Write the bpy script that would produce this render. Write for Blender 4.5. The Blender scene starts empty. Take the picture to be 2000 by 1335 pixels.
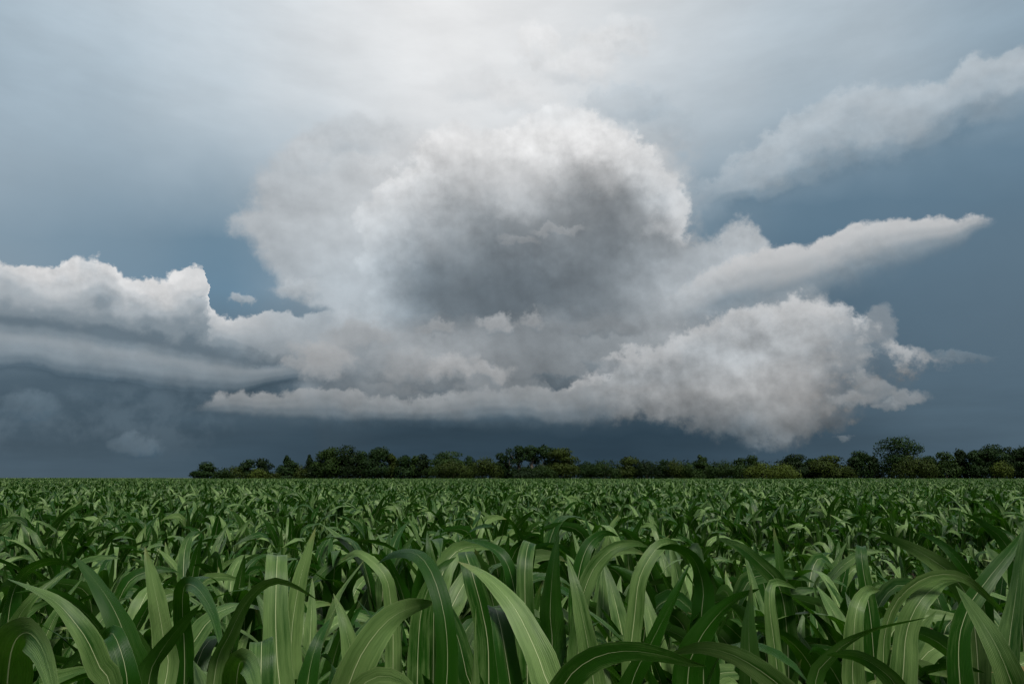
import bpy, bmesh, math, random
import numpy as np
from mathutils import Vector, Matrix

# ------------------------------------------------------------------ camera
scene = bpy.context.scene
COL = scene.collection
FPX = 1333.0                       # focal length in pixels of the 2000 px wide photograph (24 mm lens)
PITCH = math.atan((932.0 - 667.5) / FPX)
CAM_Z = 1.60
cam_data = bpy.data.cameras.new('camera')
cam_data.lens = 24.0
cam_data.sensor_width = 36.0
cam_data.clip_start = 0.02
cam_data.clip_end = 12000.0
cam = bpy.data.objects.new('camera', cam_data)
COL.objects.link(cam)
cam.location = (0, 0, CAM_Z)
cam.rotation_euler = (math.pi / 2 + PITCH, 0, 0)
scene.camera = cam

scene.view_settings.view_transform = 'Standard'
scene.view_settings.look = 'None'
scene.view_settings.exposure = 0.0
scene.view_settings.gamma = 1.0
scene.view_settings.use_curve_mapping = False

# ------------------------------------------------------------------ sun (veiled by cloud, behind the camera)
SUN_EL, SUN_AZ = math.radians(50), math.radians(158)     # azimuth clockwise from +Y
sun_data = bpy.data.lights.new('sun', 'SUN')
sun_data.energy = 5.0
sun_data.angle = math.radians(11)
sun_data.color = (1.0, 0.95, 0.87)
sun = bpy.data.objects.new('sun', sun_data)
COL.objects.link(sun)
sd = Vector((math.sin(SUN_AZ) * math.cos(SUN_EL), math.cos(SUN_AZ) * math.cos(SUN_EL), math.sin(SUN_EL)))
sun.rotation_euler = sd.to_track_quat('Z', 'Y').to_euler()
sun.location = (0, 0, 60)

# ------------------------------------------------------------------ world: storm sky built from direction-based cloud layers
world = bpy.data.worlds.new('World')
world.use_nodes = True
NT = world.node_tree
NT.nodes.clear()
SKY_STRENGTH = 0.1


def lin(v):
    v = max(0.0, min(255.0, v)) / 255.0
    return v / 12.92 if v <= 0.04045 else ((v + 0.055) / 1.055) ** 2.4


def gb(G, b):
    """grey level G with blueness b (sRGB 0..255) -> linear RGBA"""
    return (lin(G - b), lin(G), lin(G + 0.72 * b), 1.0)


class E:
    """a node socket with arithmetic"""
    def __init__(self, s): self.s = s
    def __add__(a, b): return M('ADD', a, b)
    def __radd__(a, b): return M('ADD', b, a)
    def __sub__(a, b): return M('SUBTRACT', a, b)
    def __rsub__(a, b): return M('SUBTRACT', b, a)
    def __mul__(a, b): return M('MULTIPLY', a, b)
    def __rmul__(a, b): return M('MULTIPLY', b, a)
    def __truediv__(a, b): return M('DIVIDE', a, b)


def put(node, i, v):
    if isinstance(v, E): NT.links.new(v.s, node.inputs[i])
    else: node.inputs[i].default_value = v


def M(op, a, b=None, c=None, clamp=False):
    n = NT.nodes.new('ShaderNodeMath'); n.operation = op; n.use_clamp = clamp
    put(n, 0, a)
    if b is not None: put(n, 1, b)
    if c is not None: put(n, 2, c)
    return E(n.outputs[0])


def mx(a, b): return M('MAXIMUM', a, b)
def mn(a, b): return M('MINIMUM', a, b)
def mad(a, k, c): return M('MULTIPLY_ADD', a, k, c)


def sstep(x, lo, hi, a=0.0, b=1.0, kind='SMOOTHSTEP'):
    n = NT.nodes.new('ShaderNodeMapRange'); n.interpolation_type = kind
    put(n, 0, x); put(n, 1, lo); put(n, 2, hi); put(n, 3, a); put(n, 4, b)
    return E(n.outputs[0])


def lerp_col(fac, a, b):
    n = NT.nodes.new('ShaderNodeMix'); n.data_type = 'RGBA'; n.clamp_factor = True
    put(n, 0, fac); put(n, 6, a); put(n, 7, b)
    return E(n.outputs[2])


def scale_col(c, k):
    n = NT.nodes.new('ShaderNodeVectorMath'); n.operation = 'SCALE'
    put(n, 0, c); put(n, 3, k)
    return E(n.outputs[0])


def add_vec(a, b):
    n = NT.nodes.new('ShaderNodeVectorMath'); n.operation = 'ADD'
    put(n, 0, a); put(n, 1, b)
    return E(n.outputs[0])


def dot(a, v):
    n = NT.nodes.new('ShaderNodeVectorMath'); n.operation = 'DOT_PRODUCT'
    put(n, 0, a); n.inputs[1].default_value = v
    return E(n.outputs['Value'])


def noise(vec, scale, detail=5, rough=0.55, dist=0.0, out='Fac'):
    n = NT.nodes.new('ShaderNodeTexNoise')
    put(n, 'Vector', vec) if False else NT.links.new(vec.s, n.inputs['Vector'])
    n.inputs['Scale'].default_value = scale
    n.inputs['Detail'].default_value = detail
    n.inputs['Roughness'].default_value = rough
    n.inputs['Distortion'].default_value = dist
    o = n.outputs['Fac' if out == 'Fac' else 'Color']
    return E(o)


def ramp(x, stops, interp='CARDINAL'):
    global NT
    own = len(NT.nodes) > 80
    if own:
        return subtree('tone_ramp', [('x', 'NodeSocketFloat')], lambda v: ramp(v, stops, interp))(x)
    n = NT.nodes.new('ShaderNodeValToRGB'); cr = n.color_ramp; cr.interpolation = interp
    while len(cr.elements) > 1: cr.elements.remove(cr.elements[-1])
    cr.elements[0].position = stops[0][0]; cr.elements[0].color = stops[0][1]
    for p, c in stops[1:]:
        e = cr.elements.new(p); e.color = c
    put(n, 0, x)
    return E(n.outputs[0])


def curve(x, pts, ymax, handle='AUTO'):
    """pts in photo pixels: argument -> value; x must run 0..1 over xmax"""
    n = NT.nodes.new('ShaderNodeFloatCurve'); cu = n.mapping.curves[0]
    pts = sorted(pts)
    while len(cu.points) > 2: cu.points.remove(cu.points[1])
    cu.points[0].location = pts[0]; cu.points[1].location = pts[-1]
    for p in pts[1:-1]: cu.points.new(*p)
    for p in cu.points: p.handle_type = handle
    n.mapping.use_clip = False
    n.mapping.update()
    put(n, 1, x)
    return E(n.outputs[0]) * ymax


def xcurve(xn, pts, handle='AUTO'):      # value over photo x
    return curve(xn, [((x + 400) / 2800.0, y / 1000.0) for x, y in pts], 1000.0, handle)


def ycurve(yn, pts, handle='AUTO'):      # value over photo y
    return curve(yn, [(y / 1000.0, (x + 400) / 2800.0) for y, x in pts], 2800.0, handle) - 400.0


tc = NT.nodes.new('ShaderNodeTexCoord')
D = E(tc.outputs['Generated'])
cp, sp = math.cos(PITCH), math.sin(PITCH)
fwd = dot(D, (0, cp, sp))
dx = dot(D, (1, 0, 0))
dz = dot(D, (0, -sp, cp))
elev = dot(D, (0, 0, 1))
f_safe = mx(fwd, 0.33)
PX = mad(dx / f_safe, FPX, 1000.0)
PY = mad(dz / f_safe, -FPX, 667.5)

# shared cloud noise, all in world directions
w3 = noise(D, 9.0, 3, 0.5, out='Color')
wsep = NT.nodes.new('ShaderNodeSeparateXYZ'); NT.links.new(w3.s, wsep.inputs[0])
wx, wy = E(wsep.outputs[0]) - 0.5, E(wsep.outputs[1]) - 0.5
f3 = noise(D, 34.0, 7, 0.60, out='Color')
fsep = NT.nodes.new('ShaderNodeSeparateXYZ'); NT.links.new(f3.s, fsep.inputs[0])
fx, fy, fz = E(fsep.outputs[0]) - 0.5, E(fsep.outputs[1]) - 0.5, E(fsep.outputs[2]) - 0.5
# billows: cauliflower cells from a smooth Voronoi on warped directions
bw = NT.nodes.new('ShaderNodeVectorMath'); bw.operation = 'MULTIPLY_ADD'
NT.links.new(f3.s, bw.inputs[0]); bw.inputs[1].default_value = (0.035,) * 3; NT.links.new(D.s, bw.inputs[2])


def voro(vec, scale, detail=1.0):
    n = NT.nodes.new('ShaderNodeTexVoronoi'); n.feature = 'F1'
    n.normalize = True
    NT.links.new(vec.s, n.inputs['Vector'])
    n.inputs['Scale'].default_value = scale
    n.inputs['Detail'].default_value = detail
    n.inputs['Roughness'].default_value = 0.5
    return E(n.outputs['Distance'])


bv = E(bw.outputs[0])
bil = 0.42 - voro(bv, 34.0, 2.0)
lobes = 0.36 - voro(bv, 14.0, 2.0)                       # about -0.3 .. 0.4, high on puffs
# soft relief: difference of a noise field towards the light (up and right)
r0 = noise(D, 10.0, 6, 0.5)
r1 = noise(add_vec(D, (0.008, 0.0, 0.018)), 10.0, 6, 0.5)
rel = (r0 - r1)                                          # positive = lit side
q0 = noise(D, 32.0, 6, 0.58)
q1 = noise(add_vec(D, (0.0030, 0.0, 0.0075)), 32.0, 6, 0.58)
h0 = noise(D, 19.0, 5, 0.5)
h1 = noise(add_vec(D, (0.0050, 0.0, 0.0125)), 19.0, 5, 0.5)
midr = h0 - h1
fine = (q0 - q1) * sstep(wy + wx * 0.7, -0.16, 0.14, 0.25, 0.85)
# streaks drawn out along the anvil (up to the right)
st = NT.nodes.new('ShaderNodeMapping'); st.vector_type = 'POINT'
NT.links.new(D.s, st.inputs[0])
st.inputs['Rotation'].default_value = (0, math.radians(27), 0)
st.inputs['Scale'].default_value = (3.2, 3.2, 12.0)
streak = noise(E(st.outputs[0]), 2.2, 5, 0.55) - 0.5
ly = NT.nodes.new('ShaderNodeMapping'); ly.vector_type = 'POINT'
NT.links.new(D.s, ly.inputs[0])
ly.inputs['Rotation'].default_value = (0, math.radians(-5), 0)
ly.inputs['Scale'].default_value = (3.0, 3.0, 22.0)
layers = noise(E(ly.outputs[0]), 1.5, 5, 0.55) - 0.5


def subtree(name, ins, fn):
    """build fn in a node group of its own (cheap to edit) and return a caller"""
    global NT
    outer = NT
    g = bpy.data.node_groups.new(name, 'ShaderNodeTree')
    for n_, t in ins: g.interface.new_socket(n_, in_out='INPUT', socket_type=t)
    g.interface.new_socket('Color', in_out='OUTPUT', socket_type='NodeSocketColor')
    NT = g
    gi = g.nodes.new('NodeGroupInput'); go = g.nodes.new('NodeGroupOutput')
    r = fn(*[E(gi.outputs[i]) for i in range(len(ins))])
    g.links.new(r.s, go.inputs[0])
    NT = outer

    def call(*args):
        n = NT.nodes.new('ShaderNodeGroup'); n.node_tree = g
        for i, v in enumerate(args): put(n, i, v)
        return E(n.outputs[0])
    return call


FL, CL = 'NodeSocketFloat', 'NodeSocketColor'


def table(xp, yp, xs, rows, interp='CARDINAL'):
    """two-dimensional colour table: rows = [(y, [G...], [b...])]"""
    def fn(xp, yp):
        xn = sstep(xp, xs[0], xs[-1], kind='LINEAR')
        out = prev = None
        for y, Gs, bs in rows:
            if len(bs) < len(Gs):
                bs = list(np.interp(np.linspace(0, 1, len(Gs)), np.linspace(0, 1, len(bs)), bs))
            span = float(xs[-1] - xs[0])
            c = ramp(xn, [((x - xs[0]) / span, gb(G, b)) for x, G, b in zip(xs, Gs, bs)], interp)
            out = c if out is None else lerp_col(sstep(yp, prev, y, kind='LINEAR'), out, c)
            prev = y
        return out
    return subtree('cloud_table', [('x', FL), ('y', FL)], fn)(xp, yp)


px1 = mad(wx, 120.0, PX) ; py1 = mad(wy, 90.0, PY)
# ---- background: veil, blue gaps, rain-dark base
bgx = list(range(0, 2001, 250))
BG = [
    (-150, [204, 212, 221, 229, 229, 220, 208, 200, 190], [14, 11, 8, 4, 4, 7, 10, 13, 16]),
    (0,    [188, 203, 217, 229, 229, 217, 200, 186, 168], [17, 13, 8, 2, 2, 5, 11, 15, 20]),
    (110,  [184, 197, 212, 229, 231, 216, 194, 180, 160], [18, 15, 9, 3, 2, 6, 12, 15, 21]),
    (210,  [177, 187, 204, 222, 228, 205, 182, 170, 148], [18, 16, 11, 4, 3, 8, 14, 17, 23]),
    (300,  [170, 174, 190, 212, 212, 188, 166, 142, 130], [18, 18, 14, 8, 6, 12, 17, 23, 26]),
    (390,  [161, 158, 166, 192, 192, 164, 130, 122, 120], [19, 21, 17, 8, 8, 16, 24, 26, 25]),
    (470,  [152, 143, 142, 184, 182, 148, 121, 119, 117], [21, 24, 24, 8, 8, 18, 25, 25, 23]),
    (560,  [150, 141, 139, 176, 168, 140, 111, 112, 112], [20, 25, 27, 10, 12, 20, 23, 23, 22]),
    (650,  [128, 120, 116, 130, 128, 118, 105, 106, 108], [18, 20, 20, 14, 14, 17, 21, 22, 21]),
    (740,  [92, 90, 90, 102, 102, 94, 95, 100, 103], [18, 18, 18, 15, 15, 17, 20, 21, 21]),
    (800,  [84, 82, 80, 76, 74, 73, 83, 95, 100], [18, 18, 18, 18, 17, 18, 20, 20, 21]),
    (850,  [86, 82, 76, 66, 62, 58, 71, 88, 96], [18, 18, 19, 19, 19, 19, 20, 20, 20]),
    (900,  [90, 86, 78, 70, 66, 66, 77, 86, 93], [18, 18, 19, 19, 19, 19, 19, 20, 20]),
    (940,  [94, 90, 82, 76, 72, 74, 83, 88, 94], [18, 18, 19, 19, 19, 19, 19, 20, 20]),
]
col = table(px1, py1, bgx, BG)
veil = sstep(PY, 120.0, 430.0, 1.0, 0.15)
col = scale_col(col, 1.0 + streak * veil * 0.32 + layers * sstep(PY, 690.0, 790.0, 0.0, 0.55) + wx * 0.08 + fx * 0.04)

# shared coordinates for the crisp layers
def NX(x): return (x + 400.0) * (1 / 2800.0)
def NY(y): return y * (1 / 1000.0)
edge = fy * 120.0 + wy * 30.0 + bil * -52.0              # fluffy displacement in photo pixels (down positive)
edge_s = fy * 46.0 + wy * 22.0                          # softer
side = fx * 150.0 + wx * 40.0 + bil * -50.0

xs_e = NX(PX + fx * 26.0)
ys_e = NY(PY + fy * 26.0)

# ---- a: grey band rising to the upper right
topA = xcurve(xs_e, [(-400, 560), (1240, 430), (1400, 326), (1480, 254), (1560, 205), (1640, 165), (1740, 146), (1830, 142), (1865, 120), (1930, 88), (2000, 80), (2100, 40), (2400, -60)])
botA = xcurve(xs_e, [(-400, 570), (1240, 470), (1430, 424), (1500, 400), (1600, 352), (1720, 322), (1800, 298), (1900, 262), (2000, 222), (2100, 180), (2400, 90)])
tA = (PY - topA) / mx(botA - topA, 30.0)
aA = sstep(PY - topA + edge * 0.9, -4.0, 24.0) * sstep(PY - botA + edge_s * 1.2, 34.0, -42.0) * sstep(PX + side, 1240.0, 1540.0)
cA = ramp(tA + rel * 1.2, [(0.0, gb(188, 12)), (0.3, gb(188, 10)), (0.55, gb(176, 12)), (0.8, gb(148, 18)), (1.0, gb(122, 24))], 'EASE')
col = lerp_col(aA * 0.95, col, scale_col(cA, 1.0 + rel * 0.5 + fine * 0.4 + midr * 0.5 + streak * 0.3))

# ---- cloud interior colours: coarse table, warped
fgx = list(range(0, 2001, 100))
FG = [
    (215, [200]*6 + [206, 206, 216, 220, 226, 230, 222, 196, 180, 176, 172, 172, 172, 170, 165]),
    (262, [196]*5 + [198, 196, 190, 210, 224, 222, 234, 228, 206, 178, 172, 168, 165, 160, 155, 150]),
    (300, [190]*5 + [194, 198, 194, 206, 218, 214, 222, 216, 206, 176, 168, 160, 160, 160, 160, 160]),
    (345, [190]*5 + [192, 199, 202, 208, 190, 208, 182, 172, 204, 178, 168, 160, 160, 160, 160, 160]),
    (390, [190]*5 + [190, 198, 208, 206, 166, 190, 156, 134, 186, 184, 172, 165, 160, 160, 160, 160]),
    (430, [190]*5 + [188, 195, 204, 190, 158, 140, 142, 124, 166, 186, 182, 182, 186, 186, 182, 176]),
    (475, [195]*5 + [186, 191, 200, 168, 142, 126, 132, 122, 152, 182, 192, 188, 180, 172, 165, 160]),
    (520, [206, 212, 208, 206, 210, 184, 190, 196, 144, 124, 118, 122, 132, 162, 186, 180, 158, 130, 125, 125, 125]),
    (560, [200, 208, 204, 202, 204, 184, 188, 194, 142, 118, 109, 115, 132, 167, 182, 172, 168, 150, 130, 125, 125]),
    (605, [168, 188, 198, 192, 192, 186, 186, 190, 150, 116, 108, 114, 140, 170, 174, 180, 186, 170, 142, 125, 125]),
    (645, [150, 152, 160, 158, 160, 168, 166, 172, 162, 142, 132, 134, 146, 156, 166, 176, 176, 156, 140, 125, 125]),
    (690, [140, 150, 150, 142, 136, 136, 152, 158, 158, 158, 140, 132, 144, 158, 164, 168, 164, 148, 135, 125, 125]),
    (730, [120, 130, 140, 136, 128, 126, 140, 138, 130, 142, 122, 128, 150, 156, 160, 162, 150, 132, 125, 125, 120]),
    (770, [100, 104, 110, 114, 128, 144, 148, 138, 134, 146, 146, 146, 150, 152, 154, 156, 144, 128, 125, 122, 118]),
    (810, [94, 96, 98, 100, 110, 128, 126, 126, 128, 128, 126, 122, 126, 130, 138, 148, 138, 122, 118, 115, 110]),
    (850, [92, 92, 92, 90, 84, 80, 74, 70, 72, 72, 72, 72, 78, 90, 112, 136, 120, 105, 100, 100, 100]),
    (880, [92, 92, 90, 88, 84, 80, 74, 70, 70, 70, 70, 70, 74, 82, 98, 122, 104, 95, 95, 95, 95]),
]
FB = {215: [10, 6, 3, 3, 10, 14], 262: [10, 8, 0, 0, 10, 14], 300: [10, 8, 1, 0, 10, 14], 345: [9, 7, 2, 2, 10, 14],
      390: [9, 6, 4, 5, 8, 12], 430: [8, 5, 6, 6, 5, 8], 475: [6, 5, 8, 7, 5, 12], 520: [3, 5, 10, 8, 6, 18],
      560: [4, 5, 11, 8, 5, 18], 605: [7, 5, 11, 8, 3, 18], 645: [10, 8, 6, 6, 4, 16], 690: [12, 12, 5, 6, 4, 16],
      730: [16, 14, 5, 6, 1, 16], 770: [18, 12, 4, 3, 1, 16], 810: [19, 14, 7, 6, 3, 16], 850: [19, 19, 18, 16, 8, 18], 880: [19, 19, 19, 19, 12, 20]}
px2 = PX + wx * 80.0 + fx * 60.0
py2 = PY + wy * 60.0 + fy * 56.0
fgc = table(px2, py2, fgx, [(y, g, FB[y]) for y, g in FG])
fgc = scale_col(fgc, 1.0 + rel * 0.85 + fz * 0.07 + streak * 0.15)

# ---- b: pale veil tower left of the main cloud (its left side is a crisp ragged edge)
leftB = ycurve(ys_e, [(0, 1100), (180, 760), (225, 650), (275, 545), (340, 492), (400, 466), (440, 440), (472, 472), (512, 492), (545, 518), (580, 560), (605, 610), (640, 640), (1000, 700)])
aB = sstep(PX - leftB + side * 0.6, -8.0, 44.0) * sstep(PY + edge_s, 190.0, 290.0) * sstep(PX + side, 1380.0, 1290.0) * sstep(PY + edge_s, 680.0, 620.0)
col = lerp_col(aB * sstep(PY, 220.0, 430.0, 0.62, 0.92), col, scale_col(fgc, 0.955 + fine * 0.30 + streak * 0.12))

def puff_fn(c, px, py, bl, rl, cx, cy, irx, iry, op, top, mid, bot):
    ux = (px - cx) * irx
    uy = (py - cy) * iry
    r2 = M('SQRT', ux * ux + uy * uy) - bl
    a = sstep(r2, 1.0, 0.45) * op
    t = mad(uy, 0.4, 0.5) + rl
    base = lerp_col(sstep(t, 0.5, 0.9), lerp_col(sstep(t, 0.15, 0.5), top, mid), bot)
    return lerp_col(a, c, scale_col(base, mad(rl, 1.6, 1.0)))


puff_g = subtree('cloud_puff', [('col', CL)] + [(k, FL) for k in ('px', 'py', 'bl', 'rl', 'cx', 'cy', 'irx', 'iry', 'op')] + [(k, CL) for k in ('top', 'mid', 'bot')], puff_fn)
ppx = PX + fx * 90.0 + wx * 20.0
ppy = PY + fy * 70.0
pbl = bil * 0.75
prl = rel * 0.5 + fine * 0.6


def puff(c, cx, cy, rx, ry, G, b, op=1.0):
    return puff_g(c, ppx, ppy, pbl, prl, cx, cy, 1.0 / rx, 1.0 / ry, op, gb(G + 8, b), gb(G - 6, b), gb(G - 34, b + 6))


# soft plumes and a blue gap in the anvil above the dome
for args in [
    (1225, 200, 110, 44, 190, 13, 0.45), (1290, 250, 80, 50, 184, 14, 0.35),
    (1050, 88, 46, 56, 236, 0, 0.5), (1190, 84, 84, 40, 232, 0, 0.5), (1130, 132, 100, 42, 228, 0, 0.45), (1230, 60, 60, 40, 228, 2, 0.4),
    (1015, 186, 90, 40, 230, 0, 0.35), (925, 160, 80, 50, 222, 3, 0.3),
    (690, 268, 130, 44, 198, 6, 0.35), (600, 300, 70, 40, 206, 4, 0.3), (760, 330, 70, 70, 212, 3, 0.3),
]:
    col = puff(col, *args)

# ---- c: the dome of the main cumulus, in polar form about its middle
ax = PX - 1015.0
ay = 470.0 - PY
ang = M('ARCTAN2', ay, ax)                               # 0 to the right, pi/2 up
angn = mad(ang, 1 / (2 * math.pi), 0.5)                  # 0 = left (from below), .5 = right, 1 = left
rad = M('SQRT', ax * ax + ay * ay)
def deg(a): return (a + 180.0) / 360.0
rdome = curve(angn, [(deg(a), r / 500.0) for a, r in [(-180, 300), (-150, 292), (-120, 240), (-90, 200), (-60, 240), (-30, 330), (0, 312), (15, 318), (35, 300), (50, 275), (64, 264), (74, 256), (84, 232), (97, 216), (108, 226), (120, 262), (132, 268), (145, 258), (160, 288), (172, 306), (180, 300)]], 500.0)
sC = rad - rdome + fx * 84.0 + wx * 46.0 + bil * -66.0 + lobes * -40.0
upper = sstep(PY + edge_s, 640.0, 560.0)
aC = sstep(sC, sstep(ax, 0.0, 300.0, 10.0, 14.0), -12.0) * upper
rim = sstep(sC, -80.0, -4.0) * sstep(ay + ax * 0.15, -90.0, 110.0)
cC = scale_col(lerp_col(rim * 0.48, fgc, gb(228, 1)), 1.0 + fine * 0.6 + midr * 0.45 + rel * 0.2 + lobes * 0.22)
col = lerp_col(aC, col, cC)

# ---- k: middle deck joining the dome, the wing and the low mass
topK = xcurve(xs_e, [(-400, 800), (430, 745), (540, 690), (600, 640), (660, 600), (760, 560), (900, 540), (1100, 520), (1250, 470), (1300, 452), (1360, 452), (1410, 446), (1440, 424), (1475, 428), (1500, 470), (1560, 520), (1640, 580), (1700, 640), (2400, 700)])
botK = xcurve(xs_e, [(-400, 800), (430, 770), (600, 790), (760, 792), (1000, 780), (1200, 750), (1400, 730), (1560, 680), (1640, 640), (1700, 642), (2400, 702)])
aK = sstep(PY - topK + edge * 0.8, -6.0, 26.0) * sstep(PY - botK + edge_s, 30.0, -50.0) * sstep(PX + side, 520.0, 660.0)
col = lerp_col(aK * 0.95, col, scale_col(fgc, 1.0 + fine * 0.45 + midr * 0.5 + lobes * 0.18))

# ---- d: long smooth wing to the right
topD = xcurve(xs_e, [(-400, 620), (1200, 600), (1330, 552), (1400, 512), (1450, 492), (1500, 480), (1560, 472), (1610, 462), (1640, 446), (1690, 428), (1750, 420), (1810, 421), (1870, 418), (1905, 412), (1932, 428), (2000, 440), (2400, 480)])
botD = xcurve(xs_e, [(-400, 640), (1200, 640), (1330, 655), (1420, 640), (1500, 622), (1600, 592), (1700, 558), (1800, 518), (1880, 482), (1932, 448), (2000, 450), (2400, 484)])
tD = (PY - topD) / mx(botD - topD, 14.0)
aD = sstep(PY - topD + edge * 0.46, -2.0, 11.0) * sstep(tD + fy * 0.5, 1.15, 0.55) * sstep(PX + side * 0.6, 1270.0, 1440.0) * sstep(PX + side * 0.5, 1940.0, 1895.0)
cD = ramp(tD + rel * 0.5, [(0.0, gb(202, 1)), (0.18, gb(192, 2)), (0.4, gb(172, 5)), (0.65, gb(142, 13)), (1.0, gb(120, 19))], 'EASE')
col = lerp_col(aD, col, scale_col(cD, 1.0 + rel * 0.6 + fine * 0.5))

# ---- e: torn cumulus mass low on the right
topE = xcurve(xs_e, [(-400, 900), (1020, 800), (1060, 760), (1130, 728), (1180, 700), (1230, 672), (1290, 662), (1340, 636), (1400, 606), (1450, 590), (1520, 582), (1580, 570), (1625, 588), (1690, 606), (1735, 640), (1770, 682), (1850, 690), (1960, 704), (2000, 712), (2400, 760)])
botE = xcurve(xs_e, [(-400, 900), (1020, 812), (1100, 824), (1200, 828), (1290, 822), (1350, 836), (1420, 860), (1470, 876), (1540, 870), (1600, 852), (1660, 826), (1700, 800), (1760, 788), (1800, 740), (1860, 712), (1960, 712), (2000, 714), (2400, 762)])
thin = sstep(PX + wx * 160.0, 1530.0, 1730.0)
hole = sstep(f3 if False else (fz + bil * 0.45 + wx * 0.5), 0.15, -0.05) * thin
aE = sstep(PY - topE + edge * 0.85, -4.0, 16.0) * sstep(PY - botE + edge * 0.6 + edge_s * 0.6, 10.0, -26.0) * (1.0 - hole * 0.85) * sstep(PX, 1990.0, 1760.0) * sstep(PX + side, 1040.0, 1130.0)
cE = scale_col(fgc, 1.04 + rel * 1.1 + midr * 1.0 + fine * 0.7 + lobes * 0.30)
cE = lerp_col(sstep(PY - topE + edge * 0.85, 75.0, 4.0) * 0.45, cE, gb(212, 0))
cE = scale_col(cE, sstep(PY - botE + edge_s, -95.0, 0.0, 1.0, 0.74))
col = lerp_col(aE, col, cE)


# ---- f: cumulus bank on the left, crisp bright top with one overhanging tower
xs_f = NX(PX + fx * 70.0 + bil * -24.0)
topF = xcurve(xs_f, [(-400, 500), (0, 506), (40, 512), (70, 522), (110, 510), (150, 496), (185, 496), (215, 512), (245, 538), (290, 540), (318, 542), (338, 532), (354, 518), (370, 510), (391, 508), (402, 519), (408, 558), (411, 600), (440, 612), (520, 602), (600, 606), (680, 610), (760, 640), (2400, 640)])
botF = xcurve(xs_e, [(-400, 605), (0, 622), (120, 640), (260, 664), (400, 690), (520, 706), (620, 700), (760, 690), (2400, 690)])
tF = (PY - topF) / mx(botF - topF, 20.0)
aF = sstep(PY - topF + edge * 0.5 + bil * -16.0, -2.0, 8.0) * sstep(PX + side * 0.5, 760.0, 560.0)
cF = ramp(tF + rel * 1.5 + wy * 0.5, [(0.0, gb(228, 0)), (0.14, gb(215, 1)), (0.34, gb(196, 4)), (0.56, gb(172, 8)), (0.78, gb(142, 12)), (0.95, gb(116, 15)), (1.0, gb(116, 15))], 'EASE')
cF = scale_col(cF, 1.0 + rel * 0.6 + (fine * 0.8 + midr * 0.6 + lobes * 0.18) * sstep(tF, 0.9, 0.3))
cF = lerp_col(sstep(PX, 380.0, 560.0), cF, fgc)
# ---- g: smooth shelf under it, dark keel
topG = botF
botG = xcurve(xs_e, [(-400, 690), (0, 716), (60, 718), (130, 736), (200, 744), (300, 758), (400, 770), (460, 766), (520, 750), (600, 736), (2400, 736)])
tG = (PY - topG) / mx(botG - topG, 12.0)
gG = ramp(tG + fy * 0.22 + wy * 0.3, [(0.0, gb(116, 15)), (0.16, gb(136, 13)), (0.34, gb(152, 10)), (0.58, gb(140, 12)), (0.8, gb(118, 15)), (0.95, gb(94, 18)), (1.0, gb(82, 18))], 'EASE')
gG = lerp_col(sstep(PX, 250.0, 560.0), gG, scale_col(gG, 0.80))
inG = sstep(PY - botF + edge_s * 0.7 + layers * 40.0, -22.0, 20.0)
cFG = lerp_col(inG, cF, scale_col(gG, 1.0 + rel * 0.6 + layers * 0.30 + midr * 0.4))
below = sstep(PY - botG + edge_s * 0.6 + layers * 30.0, -10.0, 20.0)
aFG = aF * (1.0 - below * sstep(PX + side * 0.3, 640.0, 600.0))
col = lerp_col(aFG, col, cFG)

# ---- h: dim scud under the shelf
scud = sstep(fz * 0.9 + wy * 1.1 + rel * 2.0, -0.12, 0.28) * sstep(PY, 730.0, 775.0) * sstep(PY, 915.0, 830.0) * sstep(PX, 640.0, 300.0)
col = lerp_col(scud * 0.42, col, scale_col(gb(132, 17) if False else ramp(PX * 0.0, [(0.0, gb(112, 17))]), 1.0 + rel * 0.8))

# ---- i: long low roll above the rain
topI = xcurve(xs_e, [(-400, 820), (350, 796), (400, 778), (440, 760), (475, 752), (505, 764), (560, 758), (640, 746), (700, 760), (760, 770), (820, 774), (900, 760), (980, 748), (1040, 748), (1100, 756), (1160, 740), (1250, 720), (2400, 720)])
botI = xcurve(xs_e, [(-400, 825), (350, 804), (450, 812), (560, 822), (660, 826), (760, 824), (860, 828), (1000, 830), (1160, 830), (1300, 824), (2400, 824)])
tI = (PY - topI) / mx(botI - topI, 12.0)
aI = sstep(PY - topI + edge * 0.5, -2.0, 10.0) * sstep(PY - botI + edge * 0.28, 14.0, -22.0) * sstep(PX + side * 0.4, 355.0, 430.0) * sstep(PX + side, 1240.0, 1120.0)
cI = ramp(tI + rel * 0.8, [(0.0, gb(154, 4)), (0.25, gb(146, 5)), (0.5, gb(134, 7)), (0.75, gb(114, 11)), (1.0, gb(84, 17))], 'EASE')
col = lerp_col(aI, col, scale_col(cI, 1.0 + rel * 0.6 + midr * 0.7 + fine * 0.7))


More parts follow.
